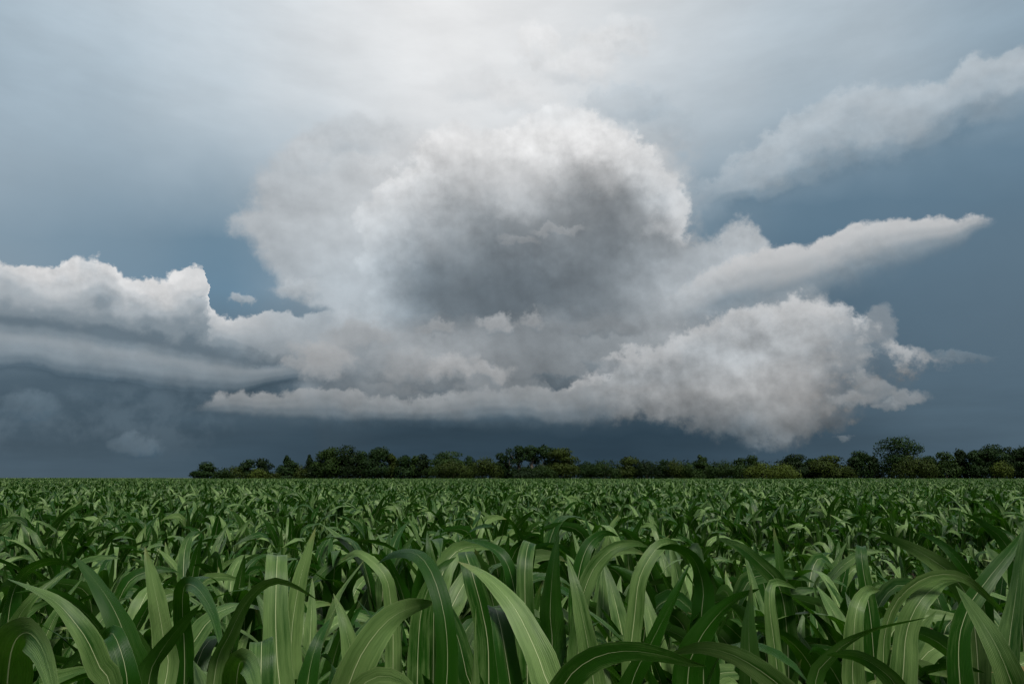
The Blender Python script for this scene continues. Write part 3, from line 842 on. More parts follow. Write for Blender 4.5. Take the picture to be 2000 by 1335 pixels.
# ------------------------------------------------------------------ hero plants of the front rows
# centreline of each large leaf from base to tip: (photo x, photo y, distance), width in photo pixels, roll, dry?
HERO = [
    ('arch broad leaf curling over at the bottom left corner', 92, 25, [(14, 1430, 1.78), (18, 1325, 1.68), (30, 1258, 1.57), (56, 1235, 1.45), (84, 1266, 1.35), (104, 1335, 1.27), (115, 1420, 1.22)]),
    ('dark pointed leaf', 62, 38, [(264, 1330, 1.92), (250, 1255, 1.9), (225, 1190, 1.9), (188, 1135, 1.92), (146, 1086, 1.95)]),
    ('erect', 50, -40, [(322, 1320, 2.0), (318, 1240, 2.0), (305, 1160, 2.0), (283, 1066, 2.05)]),
    ('hanging pale', 46, -20, [(362, 1290, 2.32), (360, 1200, 2.26), (363, 1146, 2.15), (386, 1147, 2.02), (415, 1190, 1.92), (430, 1245, 1.86), (440, 1310, 1.82)]),
    ('dark right', 54, 45, [(292, 1340, 1.8), (312, 1275, 1.8), (350, 1222, 1.8), (393, 1178, 1.8)]),
    ('tall flat', 56, 12, [(548, 1400, 1.88), (542, 1290, 1.88), (538, 1180, 1.9), (540, 1095, 1.95), (541, 1084, 2.06), (542, 1105, 2.2), (544, 1150, 2.28)]),
    ('tip', 44, 15, [(572, 1250, 2.4), (580, 1180, 2.4), (594, 1110, 2.4), (617, 1028, 2.42)]),
    ('thin arch', 26, 58, [(420, 1320, 1.7), (450, 1235, 1.66), (488, 1165, 1.62), (535, 1133, 1.6), (580, 1145, 1.6), (622, 1172, 1.62)]),
    ('bottom flat', 64, 10, [(502, 1460, 1.42), (504, 1340, 1.42), (506, 1262, 1.45), (508, 1250, 1.53), (512, 1275, 1.66), (514, 1310, 1.70)]),
    ('bottom arch', 80, 20, [(452, 1470, 1.58), (456, 1365, 1.52), (464, 1306, 1.43), (480, 1298, 1.33), (497, 1332, 1.26), (507, 1405, 1.22)]),
    ('rise right', 60, -15, [(596, 1420, 1.6), (602, 1320, 1.6), (620, 1250, 1.62), (646, 1206, 1.68)]),
    ('pale tip', 54, 12, [(696, 1400, 1.72), (692, 1310, 1.7), (676, 1225, 1.7), (651, 1157, 1.74)]),
    ('long left', 40, 50, [(222, 1360, 1.55), (196, 1290, 1.52), (165, 1230, 1.5), (112, 1172, 1.5), (60, 1146, 1.5), (12, 1128, 1.52)]),
    ('arch left', 34, 55, [(10, 1260, 2.6), (22, 1170, 2.6), (48, 1122, 2.6), (82, 1102, 2.6), (118, 1097, 2.6), (158, 1116, 2.6)]),
    ('pale diag', 36, 20, [(15, 1280, 2.1), (32, 1215, 2.1), (66, 1165, 2.1), (118, 1122, 2.15)]),
    ('big diag', 82, 28, [(655, 1440, 1.42), (684, 1340, 1.4), (716, 1265, 1.4), (765, 1205, 1.44), (812, 1182, 1.52), (850, 1176, 1.62)]),
    ('dark arch', 44, 40, [(866, 1420, 1.5), (872, 1290, 1.5), (864, 1195, 1.5), (838, 1112, 1.54), (806, 1079, 1.6), (765, 1082, 1.7), (738, 1100, 1.78)]),
    ('pale tilt', 56, -18, [(930, 1400, 1.6), (916, 1310, 1.6), (898, 1240, 1.62), (872, 1185, 1.68), (838, 1150, 1.78)]),
    ('flat', 46, 14, [(958, 1290, 2.0), (946, 1195, 2.0), (928, 1120, 2.0), (914, 1078, 2.06), (913, 1081, 2.2), (915, 1115, 2.3)]),
    ('mid flat', 58, 8, [(1012, 1460, 1.55), (996, 1340, 1.55), (980, 1240, 1.56), (968, 1190, 1.62), (967, 1193, 1.76), (969, 1230, 1.86)]),
    ('long to left', 64, 30, [(1092, 1420, 1.5), (1070, 1315, 1.5), (1040, 1240, 1.52), (1000, 1170, 1.55), (945, 1118, 1.6), (893, 1095, 1.66)]),
    ('tall pale', 66, 8, [(1172, 1470, 1.6), (1158, 1340, 1.6), (1140, 1230, 1.6), (1121, 1140, 1.62), (1106, 1081, 1.66)]),
    ('V', 44, 5, [(1030, 1290, 2.1), (1026, 1180, 2.1), (1026, 1100, 2.12), (1034, 1059, 2.2), (1040, 1075, 2.34), (1040, 1120, 2.4)]),
    ('dark erect', 46, -48, [(1078, 1290, 2.2), (1076, 1200, 2.2), (1080, 1120, 2.2), (1092, 1034, 2.22)]),
    ('arch right', 42, 22, [(1124, 1180, 2.3), (1132, 1110, 2.3), (1152, 1062, 2.32), (1182, 1042, 2.38), (1208, 1047, 2.44)]),
    ('pale arch', 46, -10, [(1130, 1220, 2.1), (1150, 1130, 2.1), (1190, 1078, 2.1), (1236, 1061, 2.12), (1268, 1068, 2.16)]),
    ('big bottom arch', 62, 30, [(1075, 1430, 1.36), (1098, 1330, 1.33), (1150, 1282, 1.31), (1215, 1266, 1.3), (1285, 1274, 1.3), (1345, 1292, 1.33), (1380, 1300, 1.36)]),
    ('diag dark', 42, 50, [(1220, 1430, 1.72), (1240, 1325, 1.7), (1275, 1250, 1.7), (1312, 1175, 1.72), (1348, 1098, 1.76)]),
    ('low pale arch', 60, 25, [(672, 1440, 1.22), (690, 1350, 1.2), (735, 1314, 1.19), (780, 1322, 1.18), (812, 1360, 1.18), (825, 1420, 1.18)]),
    ('bottom left tip', 62, -26, [(1580, 1450, 1.28), (1540, 1360, 1.27), (1490, 1312, 1.27), (1430, 1275, 1.3), (1368, 1262, 1.34), (1306, 1276, 1.4)]),
    ('bottom left tip 2', 58, -24, [(1790, 1450, 1.3), (1752, 1350, 1.29), (1715, 1308, 1.29), (1668, 1283, 1.33), (1612, 1278, 1.4)]),
    ('broad right', 80, -15, [(2004, 1490, 1.32), (1985, 1380, 1.3), (1956, 1290, 1.3), (1918, 1218, 1.33), (1866, 1142, 1.4)]),
    ('arch thin', 24, 40, [(1720, 1290, 1.72), (1738, 1190, 1.7), (1782, 1138, 1.68), (1838, 1118, 1.68), (1890, 1130, 1.7), (1950, 1182, 1.74), (1990, 1225, 1.78)]),
    ('pale bend', 50, 20, [(1768, 1340, 1.7), (1776, 1240, 1.7), (1800, 1180, 1.7), (1840, 1142, 1.74), (1878, 1132, 1.82)]),
    ('edge erect', 50, -18, [(1962, 1370, 1.6), (1970, 1260, 1.6), (1984, 1160, 1.62), (2000, 1022, 1.66)]),
    ('edge diag', 44, 30, [(1876, 1290, 1.9), (1892, 1195, 1.9), (1932, 1130, 1.92), (1976, 1075, 1.95), (2010, 1020, 2.0)]),
    ('pale arch left', 44, -25, [(1535, 1220, 2.52), (1518, 1140, 2.5), (1484, 1102, 2.5), (1446, 1070, 2.52), (1398, 1049, 2.6)]),
    ('feather', 46, -28, [(1900, 1200, 2.25), (1866, 1128, 2.22), (1822, 1092, 2.22), (1762, 1060, 2.25), (1692, 1034, 2.3)]),
    ('feather 2', 38, -22, [(1925, 1200, 2.25), (1900, 1130, 2.22), (1866, 1085, 2.22), (1832, 1056, 2.25), (1790, 1038, 2.3)]),
    ('feather 3', 34, -25, [(1985, 1130, 2.5), (1960, 1062, 2.5), (1925, 1028, 2.52), (1878, 998, 2.58)]),
    ('dark wide', 52, 42, [(1340, 1330, 1.82), (1358, 1255, 1.8), (1398, 1200, 1.8), (1440, 1166, 1.82), (1486, 1148, 1.86)]),
    ('dark blade', 52, -35, [(1468, 1400, 1.72), (1464, 1300, 1.7), (1462, 1220, 1.7), (1467, 1136, 1.72)]),
    ('pale column', 38, 6, [(1518, 1360, 2.0), (1508, 1260, 2.0), (1500, 1185, 2.0), (1504, 1142, 2.02), (1530, 1140, 2.06), (1556, 1150, 2.1)]),
    ('green bend', 46, 25, [(1676, 1360, 1.72), (1670, 1260, 1.7), (1672, 1190, 1.7), (1692, 1153, 1.74), (1718, 1152, 1.82)]),
    ('thin dark', 26, 60, [(1590, 1350, 1.52), (1625, 1280, 1.5), (1665, 1248, 1.5), (1725, 1223, 1.5), (1815, 1204, 1.52)]),
    ('dark spike', 28, 45, [(1524, 1230, 2.6), (1524, 1150, 2.6), (1520, 1090, 2.6), (1511, 1028, 2.62)]),
    ('pale spike', 38, 8, [(1702, 1260, 2.3), (1692, 1170, 2.3), (1682, 1110, 2.3), (1678, 1067, 2.34), (1684, 1070, 2.5)]),
    ('pale low', 50, 20, [(240, 1420, 1.62), (246, 1320, 1.6), (222, 1240, 1.62), (205, 1250, 1.7), (190, 1290, 1.75)]),
    ('edge on', 34, 62, [(925, 1440, 1.5), (926, 1330, 1.5), (926, 1250, 1.5), (930, 1180, 1.52)]),
    ('right pale', 44, 18, [(1230, 1300, 2.2), (1240, 1200, 2.2), (1252, 1120, 2.2), (1290, 1062, 2.24), (1320, 1064, 2.3), (1350, 1110, 2.36)]),
    ('dark bent', 46, -40, [(1368, 1230, 2.15), (1372, 1150, 2.15), (1352, 1090, 2.15), (1312, 1068, 2.18), (1282, 1072, 2.2)]),
    ('pale up', 38, 15, [(770, 1260, 2.1), (766, 1180, 2.1), (752, 1120, 2.1), (700, 1078, 2.14), (664, 1096, 2.2)]),
    ('pale mid', 40, -15, [(848, 1200, 2.3), (850, 1130, 2.3), (840, 1080, 2.3), (834, 1035, 2.34)]),
    ('pale mid 2', 46, 20, [(820, 1240, 1.95), (834, 1160, 1.95), (860, 1110, 1.96), (892, 1086, 2.0)]),
    ('thin left', 30, 45, [(1018, 1250, 2.3), (1010, 1160, 2.3), (990, 1092, 2.3), (950, 1062, 2.34), (902, 1052, 2.4)]),
    ('dry leaf', 34, 30, [(2040, 1400, 1.5), (2014, 1318, 1.48), (1980, 1304, 1.46), (1935, 1312, 1.46)], True),
]


def catmull(pts, n):
    P = np.array(pts, float)
    P = np.vstack([2 * P[0] - P[1], P, 2 * P[-1] - P[-2]])
    seg = len(P) - 3
    out = []
    for s in np.linspace(0, seg, n):
        i = min(int(s), seg - 1); f = s - i
        p0, p1, p2, p3 = P[i:i + 4]
        out.append(0.5 * ((2 * p1) + (-p0 + p2) * f + (2 * p0 - 5 * p1 + 4 * p2 - p3) * f * f + (-p0 + 3 * p1 - 3 * p2 + p3) * f ** 3))
    return np.array(out)


def resample(P, n):
    L = np.concatenate([[0], np.cumsum(np.linalg.norm(np.diff(P, axis=0), axis=1))])
    s = np.linspace(0, L[-1], n)
    return np.stack([np.interp(s, L, P[:, k]) for k in range(3)], -1)


HERO_TEXT = [
    'corn plant in the bottom left corner, broad pale leaf curling over',
    'corn plant with a wide dark pointed leaf leaning left, near the left edge',
    'corn plant with one dark erect blade beside the wide dark pointed leaf',
    'corn plant with a pale leaf folded over and hanging down, left foreground',
    'corn plant with a dark leaf pointing up right beneath the folded pale leaf',
    'corn plant with a tall flat topped strap leaf, left foreground',
    'corn plant with a tall pale pointed leaf above its neighbours, left of centre',
    'corn plant with a thin leaf arching right across the tall flat topped leaf',
    'corn plant at the bottom edge with a square topped leaf below the tall flat one',
    'bottom edge corn plant with a wide leaf rolled over like a hoop, left',
    'corn plant with a pale leaf slanting up right at the bottom edge, left of centre',
    'corn plant with a pale blade ending in a point beside the big slanting striped leaf',
    'corn plant whose long narrow leaf reaches far to the left edge',
    'corn plant at the left edge with a slim arched leaf behind the long narrow one',
    'corn plant at the left edge with a pale slanting leaf under the slim arch',
    'corn plant with a big striped pale leaf slanting up right, bottom centre',
    'corn plant with a narrow dark leaf bent like a walking stick, near the centre',
    'corn plant with a pale leaf tilted left just behind the dark bent leaf',
    'corn plant with a flat folded pale leaf top, middle distance at the centre',
    'corn plant with a square folded leaf top and straight midrib, bottom centre',
    'corn plant with a long leaf sweeping up to the left over the square folded leaf',
    'corn plant with the tallest upright pale leaf and white midrib, right of centre',
    'corn plant with a pale folded tip hanging like a V between dark blades',
    'corn plant with a dark erect blade next to the hanging V tip',
    'corn plant with a pale leaf arching to the right behind the tallest upright leaf',
    'corn plant with a broad pale arch just right of the tallest upright leaf',
    'corn plant at the bottom edge with a long leaf bowed over, right of centre',
    'corn plant with a dark narrow blade slanting right above the bowed leaf',
    'corn plant at the bottom edge with a low pale arch, left of the centre line',
    'corn plant at the bottom edge with a ribbed leaf sweeping left, right foreground',
    'corn plant at the bottom edge with the rightmost ribbed leaf sweeping left',
    'corn plant with a very broad leaf rising diagonally, lower right corner',
    'corn plant with a thin leaf arching over the right foreground',
    'corn plant with a bent pale leaf beneath the thin arch, right foreground',
    'corn plant cut by the right edge, with an erect leaf',
    'corn plant with a leaf slanting up to the right edge',
    'corn plant with a pale leaf drooping left above the reddish soil patch',
    'corn plant on the right with the lowest of three feathery leaves pointing left',
    'corn plant on the right with the middle of three feathery leaves pointing left',
    'corn plant on the right with the highest of three feathery leaves pointing left',
    'corn plant with a wide dark leaf reaching right, right of centre',
    'corn plant with a dark sword shaped blade standing upright, right of centre',
    'corn plant with a pale column leaf folding right beside the dark sword blade',
    'corn plant with a green leaf bent over at shoulder, right foreground',
    'corn plant with a thin dark leaf laid nearly flat, right foreground',
    'corn plant with a single dark spike standing at the reddish soil patch',
    'corn plant with a pale square tipped leaf right of the reddish soil patch',
    'corn plant with a low pale leaf bent left, left foreground',
    'corn plant with a leaf seen edge on at the bottom centre',
    'corn plant with a pale leaf bent right behind the front leaves, right of centre',
    'corn plant with a dark leaf bent left behind the front leaves, right of centre',
    'corn plant with a pale leaf bent left behind the front leaves, left of centre',
    'corn plant with a slim pale upright tip behind the front leaves, near the centre',
    'corn plant with a pale leaf slanting right behind the front leaves, near the centre',
    'corn plant with a thin leaf curving left behind the front leaves, at the centre',
    'corn plant with a tan dried leaf at the right edge',
    'spare',
]
hero_plants = []                        # [root, X, Y]
EYE = np.array([0, 0, CAM_Z])
hr0 = np.random.default_rng(15)
for hi, h in enumerate(HERO):
    name, wpx, roll, pts = h[:4]
    dry = len(h) > 4
    W3 = [np.array(unproject(*p)) for p in pts]
    base = W3[0]
    foot = np.array([base[0], base[1] + 0.02, max(base[2] - 0.30, 0.18)])
    # find or make the plant this leaf grows from
    root = None
    for hp in hero_plants:
        if math.hypot(hp[1] - foot[0], hp[2] - foot[1]) < 0.13 and len(hp[3]) < 3: root = hp
    if root is None:
        o = link('corn_plant', None); o.location = (foot[0], foot[1], 0)
        root = [o, foot[0], foot[1], []]
        hero_plants.append(root)
    root[3].append(hi)
    ctr = [np.array([root[1], root[2], foot[2]])] + W3
    P = resample(catmull(ctr, 60), 28)
    wob = np.cumsum(np.cumsum(hr0.normal(0, 1, P.shape), 0), 0); wob -= np.linspace(0, 1, len(P))[:, None] * wob[-1]
    P = P + wob / (np.abs(wob).max() + 1e-9) * 0.006
    T = np.gradient(P, axis=0); T /= np.linalg.norm(T, axis=1)[:, None]
    Vw = P - EYE; Vw /= np.linalg.norm(Vw, axis=1)[:, None]
    S0 = np.cross(T, Vw); S0 /= np.linalg.norm(S0, axis=1)[:, None] + 1e-9
    for i in range(1, len(S0)):
        if np.dot(S0[i], S0[i - 1]) < 0: S0[i] = -S0[i]
    for _ in range(4): S0[1:-1] = (S0[:-2] + S0[1:-1] * 2 + S0[2:]) / 4
    S0 -= T * (S0 * T).sum(1)[:, None]; S0 /= np.linalg.norm(S0, axis=1)[:, None]
    N0 = np.cross(T, S0)
    tt = np.linspace(0, 1, len(P))
    ra = R(roll) * (0.4 + 0.6 * tt) + R(hr0.uniform(6, 20)) * np.sin(tt * hr0.uniform(5, 10) + hr0.uniform(0, 6.28))
    S = S0 * np.cos(ra)[:, None] + N0 * np.sin(ra)[:, None]
    N = np.cross(T, S)
    if (np.mean((N * Vw).sum(1)[7:]) > 0) != ('dark' in name): S = -S; N = -N
    dm = np.mean([p[2] for p in pts[1:]])
    W = min(wpx * 0.87 * dm / FPX / max(math.cos(R(roll)), 0.6), 0.105)
    V, Q, UV = strip(P, T, S, N, W * hr0.uniform(.92, 1.12), 0.28, hr0.uniform(.045, .10), 500 + hi, shape=front_width)
    V = V - np.array([root[1], root[2], 0])
    lf = link('leaf', mesh_np('corn_leaf_front', V, Q, UV, True, MAT_DRY if dry else MAT_LEAF), root[0])
    if dry: lf['label'] = 'tan dried leaf'

hr = np.random.default_rng(5)
for root, X, Y, ids in hero_plants:
    zt = 0.82
    st_ = link('stalk', STALKS[int(hr.integers(4))], root)
    st_.scale = (1.15, 1.15, 1.5)
    az = hr.uniform(0, 6.28)
    for i, (cls, z) in enumerate([('lower', .14), ('lower', .22), ('middle', .30), ('middle', .38), ('middle', .46), ('middle', .54), ('upper', .58), ('upper', .62)]):
        lf = link('leaf', LEAF[cls][int(hr.integers(PER_CLASS))], root)
        a = az + math.pi * (i % 2) + hr.normal(0, .4)
        # keep added leaves from reaching straight at the lens
        if Y < 1.7 and math.sin(a) < -0.35: a = -a
        lf.location = (0, 0, z); lf.rotation_euler = (hr.normal(0, .05), hr.normal(0, .05), a)
        s = hr.uniform(.95, 1.15); lf.scale = (s, s, s)

# ------------------------------------------------------------------ the rest of the crop
pr = np.random.default_rng(33)


def crop_height(X, Y, px):
    """relative plant height: 1 = a metre; lower and thinner in the wash behind the front rows"""
    lump = 0.07 * math.sin(X * .9 + 1.3 * math.sin(Y * .35)) + 0.05 * math.sin(Y * 1.1 + X * .31)
    h, p = 1.0 + lump, 0.96
    right = min(max((px - 1180.0) / 260.0, 0.0), 1.0) * min(max((2150.0 - px) / 220.0, 0.0), 1.0)
    if 3.6 < Y < 10.5:
        hole = math.sin(math.pi * (Y - 3.6) / 6.9)
        h *= 1.0 - hole * (0.06 + 0.22 * right)
        p *= 1.0 - hole * (0.02 + 0.24 * right)
    return h, p


cands = []
Y = 1.50; row = 0
while Y < 27.0:
    half = 1.20 * Y + 2.5
    x = -half + pr.uniform(0, .17)
    while x < half:
        px = project_x(x, Y)
        h, p = crop_height(x, Y, px)
        if pr.random() < p:
            yy = Y + pr.normal(0, .045); xx = x + pr.normal(0, .03)
            if Y < 3.2: h = (1.12 + 0.04 * (Y - 1.5)) * pr.uniform(.84, 1.10)
            else: h *= pr.uniform(.84, 1.28) * (1.0 + 0.16 * max(0.0, 1 - abs(Y - 4.2) / 3.2))
            if not any(math.hypot(xx - q[1], yy - q[2]) < .085 for q in hero_plants):
                cands.append((xx, yy, h, row))
        x += 0.165 if Y > 3.4 else 0.125
    Y += 0.76 if Y > 3.0 else 0.50; row += 1
cands.sort(key=lambda c: c[1] - 0.0 + (0.0 if abs(c[0]) < 0.78 * c[1] + .15 else 2.0))
N_NEAR = 300 - len(hero_plants)
def in_view(c):
    q = project_x(c[0], c[1], c[2] * .8)
    return -70 < q < 2070


seen = [c for c in cands if in_view(c)][:N_NEAR]
chosen = set(id(c) for c in seen)
near, rest = seen, [c for c in cands if id(c) not in chosen]
LANDMARKS = [(10, 'the left picture edge'), (90, 'the left shoulder of the cloud bank'), (165, 'the left cloud bank summit'), (232, 'the dip in the left cloud bank'), (300, 'the level cloud bank crest'), (352, 'the cloud tower on the left'), (406, 'the lone leftmost tree'), (455, 'the low olive bush at the left'), (503, 'the twin crowned dark trees'), (562, 'the left pointed tree'), (605, 'the narrow pointed tree'), (642, 'the left clump shoulder'), (684, 'the highest left clump tree'), (742, 'the tall narrow topped tree'), (804, 'the low trees before the dome'), (878, 'the broad domed tree'), (944, 'the rounded olive bush'), (1010, 'the leftmost gappy tree'), (1056, 'the rightmost gappy tree'), (1100, 'the steep sided olive tree'), (1155, 'the low dark tree'), (1223, 'the flat domed olive tree'), (1292, 'the small dark crown'), (1365, 'the small peaked tree'), (1418, 'the wide low green tree'), (1480, 'the left bright bush'), (1530, 'the brightest bush'), (1582, 'the saddle in the treeline'), (1630, 'the rounded olive tree'), (1678, 'the notch before the tallest tree'), (1752, 'the tallest tree'), (1812, 'the dip past the tallest tree'), (1850, 'the flat topped green tree'), (1930, 'the tall lumpy tree'), (1990, 'the right picture edge')]
slots = {}
for c in near:
    q = project_x(c[0], c[1], c[2] * .8)
    lm = min(LANDMARKS, key=lambda L: abs(L[0] - q))[1]
    slots.setdefault((c[3], lm), []).append((q, id(c)))
PLACE = {}
for (rw_, lm), lst in slots.items():
    lst.sort()
    for j, (q, ident) in enumerate(lst):
        n_ = len(lst)
        if n_ == 1: wd = 'corn plant'
        elif n_ == 2: wd = ('left one', 'right one')[j] + ' of two corn plants'
        else: wd = ('leftmost', 'second from left', 'third from left', 'fourth from left', 'fifth from left', 'sixth from left', 'seventh from left', 'eighth from left')[min(j, 7)] + ' corn plant'
        PLACE[ident] = (wd, lm)

protos = [build_plant(plant_recipe(np.random.default_rng(900 + k)), STALKS[k % 4]) for k in range(12)]
ROWWORD = ['first', 'second', 'third', 'fourth', 'fifth', 'sixth', 'seventh', 'eighth', 'ninth', 'tenth', 'eleventh', 'twelfth']
GROUP_CORN = 'young corn plants growing in the front rows of the field'
used_proto = set()
for i, (x, y, h, rw) in enumerate(near):
    k = int(pr.integers(12))
    rz = pr.uniform(0, 6.283)
    tilt = (pr.normal(0, .05), pr.normal(0, .05))
    if k not in used_proto:
        o = protos[k]; used_proto.add(k)
        o.location = (x, y, 0); o.rotation_euler = (tilt[0], tilt[1], rz); o.scale = (h, h, h)
    else:
        o = copy_plant(protos[k], (x, y, 0), rz, h, tilt)
    wd, lm = PLACE[id(near[i])]
    tag(o, '%s, %s row, %s %s' % (wd, ROWWORD[rw], 'at' if lm.endswith('edge') else 'below', lm), 'corn plant', GROUP_CORN)

# joined plants and patches used as instances by the far crop
SRC = bpy.data.collections.new('corn_sources')


def joined_plant(r, seg, across):
    Vs, Qs, Us = [], [], []
    base = 0
    for cls, k, z, a, tilt, s in plant_recipe(r, skip_low=1):
        p = leaf_params(cls, r)
        V, Q, UV = free_leaf(fold=r.uniform(.15, .45), ruffle=r.uniform(.03, .08), seed=int(r.integers(1e6)), seg=seg, across=across, **p)
        c_, s_ = math.cos(a), math.sin(a)
        Vr = np.stack([V[:, 0] * c_ - V[:, 1] * s_, V[:, 0] * s_ + V[:, 1] * c_, V[:, 2]], -1) * s + [0, 0, z]
        Vs.append(Vr); Qs.append(Q + base); Us.append(UV); base += len(V)
    return np.concatenate(Vs), np.concatenate(Qs), np.concatenate(Us)


NPL, NPA = 12, 6
for k in range(NPL):
    V, Q, U = joined_plant(np.random.default_rng(70 + k), 9, 2)
    o = bpy.data.objects.new('corn_source_%02d' % k, mesh_np('corn_joined', V, Q, U, True, MAT_LEAF)); SRC.objects.link(o)
PATCH = 3.04
low = [joined_plant(np.random.default_rng(170 + k), 5, 2) for k in range(10)]
for k in range(NPA):
    r = np.random.default_rng(270 + k)
    Vs, Qs, Us, base = [], [], [], 0
    for j in range(4):
        for xx in np.arange(-PATCH / 2, PATCH / 2, .19):
            V, Q, U = low[int(r.integers(10))]
            a = r.uniform(0, 6.283); s = r.uniform(.82, 1.26); c_, s_ = math.cos(a), math.sin(a)
            Vr = np.stack([V[:, 0] * c_ - V[:, 1] * s_, V[:, 0] * s_ + V[:, 1] * c_, V[:, 2]], -1) * s
            Vs.append(Vr + [xx + r.normal(0, .03), (j - 1.5) * .76 + r.normal(0, .06), 0]); Qs.append(Q + base); Us.append(U); base += len(V)
    o = bpy.data.objects.new('corn_source_%02d' % (NPL + k), mesh_np('corn_patch', np.concatenate(Vs), np.concatenate(Qs), np.concatenate(Us), True, MAT_LEAF)); SRC.objects.link(o)

pts, rots, scls, idxs = [], [], [], []
for x, y, h, rw in rest:
    pts.append((x, y, 0)); rots.append(pr.uniform(0, 6.283)); scls.append(h); idxs.append(int(pr.integers(NPL)))
y = 28.2
while y < 430.0:
    half = 1.20 * y + 6
    for x in np.arange(-half, half, PATCH):
        px = 1000 + FPX * x / y
        if y > 268.0 and px > 330: continue
        hh = 1.0 + 0.08 * math.sin(x * .13 + 2 * math.sin(y * .07)) + 0.06 * math.sin(x * .041 - y * .09) + pr.normal(0, .05)
        pts.append((x + pr.uniform(-.3, .3), y, 0)); rots.append(math.pi * int(pr.integers(2))); scls.append(hh); idxs.append(NPL + int(pr.integers(NPA)))
    y += PATCH

me = bpy.data.meshes.new('corn_field')
me.vertices.add(len(pts)); me.vertices.foreach_set('co', np.array(pts, np.float32).ravel())
for nm, ty, dat in (('rot', 'FLOAT', rots), ('scl', 'FLOAT', scls), ('pick', 'INT', idxs)):
    at = me.attributes.new(nm, ty, 'POINT')
    at.data.foreach_set('value', np.array(dat, np.float32 if ty == 'FLOAT' else np.int32))
me.materials.append(MAT_LEAF)
field = link('corn_crop', me)
tag(field, 'dense young green corn crop stretching back to the treeline', kind='stuff')
g = bpy.data.node_groups.new('corn_scatter', 'GeometryNodeTree')
g.interface.new_socket('Geometry', in_out='INPUT', socket_type='NodeSocketGeometry')
g.interface.new_socket('Geometry', in_out='OUTPUT', socket_type='NodeSocketGeometry')
gn = g.nodes.new
gi, go = gn('NodeGroupInput'), gn('NodeGroupOutput')
ci = gn('GeometryNodeCollectionInfo'); ci.inputs['Collection'].default_value = SRC
ci.inputs['Separate Children'].default_value = True; ci.inputs['Reset Children'].default_value = True
iop = gn('GeometryNodeInstanceOnPoints'); iop.inputs['Pick Instance'].default_value = True


def attr(nm, ty):
    n = gn('GeometryNodeInputNamedAttribute'); n.data_type = ty; n.inputs['Name'].default_value = nm
    return n.outputs['Attribute']


cx3 = gn('ShaderNodeCombineXYZ'); g.links.new(attr('rot', 'FLOAT'), cx3.inputs[2])
g.links.new(gi.outputs[0], iop.inputs['Points'])
g.links.new(ci.outputs[0], iop.inputs['Instance'])
g.links.new(attr('pick', 'INT'), iop.inputs['Instance Index'])
g.links.new(cx3.outputs[0], iop.inputs['Rotation'])
g.links.new(attr('scl', 'FLOAT'), iop.inputs['Scale'])
g.links.new(iop.outputs[0], go.inputs[0])
md = field.modifiers.new('scatter', 'NODES'); md.node_group = g

# old straw lying on the bare soil
Vs, Qs = [], []
sr = np.random.default_rng(3)
for i in range(5200):
    y = sr.uniform(1.5, 13.0); x = sr.uniform(-.8, .8) * y
    a = sr.uniform(0, 3.14); L = sr.uniform(.03, .13); w = sr.uniform(.004, .012); z = sr.uniform(-.02, .03)
    d = np.array([math.cos(a), math.sin(a), sr.normal(0, .2)]) * L; n = np.array([-math.sin(a), math.cos(a), sr.normal(0, .5)]) * w
    c = np.array([x, y, z]); k = len(Vs)
    Vs += [c - d - n, c + d - n * .6, c + d + n * .6, c - d + n]; Qs.append([k, k + 1, k + 2, k + 3])
tag(link('crop_residue', mesh_np('crop_residue', Vs, Qs, None, False, straw_material())), 'old straw and stalk bits on the bare soil', kind='stuff')

# ------------------------------------------------------------------ treeline
def foliage_mesh(name, lobes, n_cards, size, mat, r):
    """leaf clumps spread through the shells of the lobes: lobes = [(cx, cy, cz, rx, ry, rz)]"""
    L = np.array(lobes)
    vol = (L[:, 3] * L[:, 5]) ** 1.0
    pick = r.choice(len(L), n_cards, p=vol / vol.sum())
    d = r.normal(size=(n_cards, 3)); d /= np.linalg.norm(d, axis=1)[:, None]
    rad = r.uniform(.35, 1.0, n_cards) ** .45
    bump_ = 1 + .16 * np.sin(d[:, 0] * 7 + pick * 1.7) * np.sin(d[:, 2] * 6 + pick) + r.normal(0, .06, n_cards)
    c = L[pick, :3] + d * L[pick, 3:] * (rad * bump_)[:, None]
    nrm = d + r.normal(0, .38, (n_cards, 3)); nrm /= np.linalg.norm(nrm, axis=1)[:, None]
    a = np.cross(nrm, r.normal(size=(n_cards, 3))); a /= np.linalg.norm(a, axis=1)[:, None] + 1e-9
    b = np.cross(nrm, a)
    s = size * r.uniform(.55, 1.25, n_cards)[:, None]
    k = r.uniform(.5, 1.0, (n_cards, 1))
    V = np.stack([c - a * s, c - b * s * k * .8 + a * s * .1, c + a * s, c + b * s * k * .8 + nrm * s * .25], 1).reshape(-1, 3)
    Q = np.arange(n_cards * 4).reshape(-1, 4)
    return mesh_np(name, V, Q, None, False, mat)


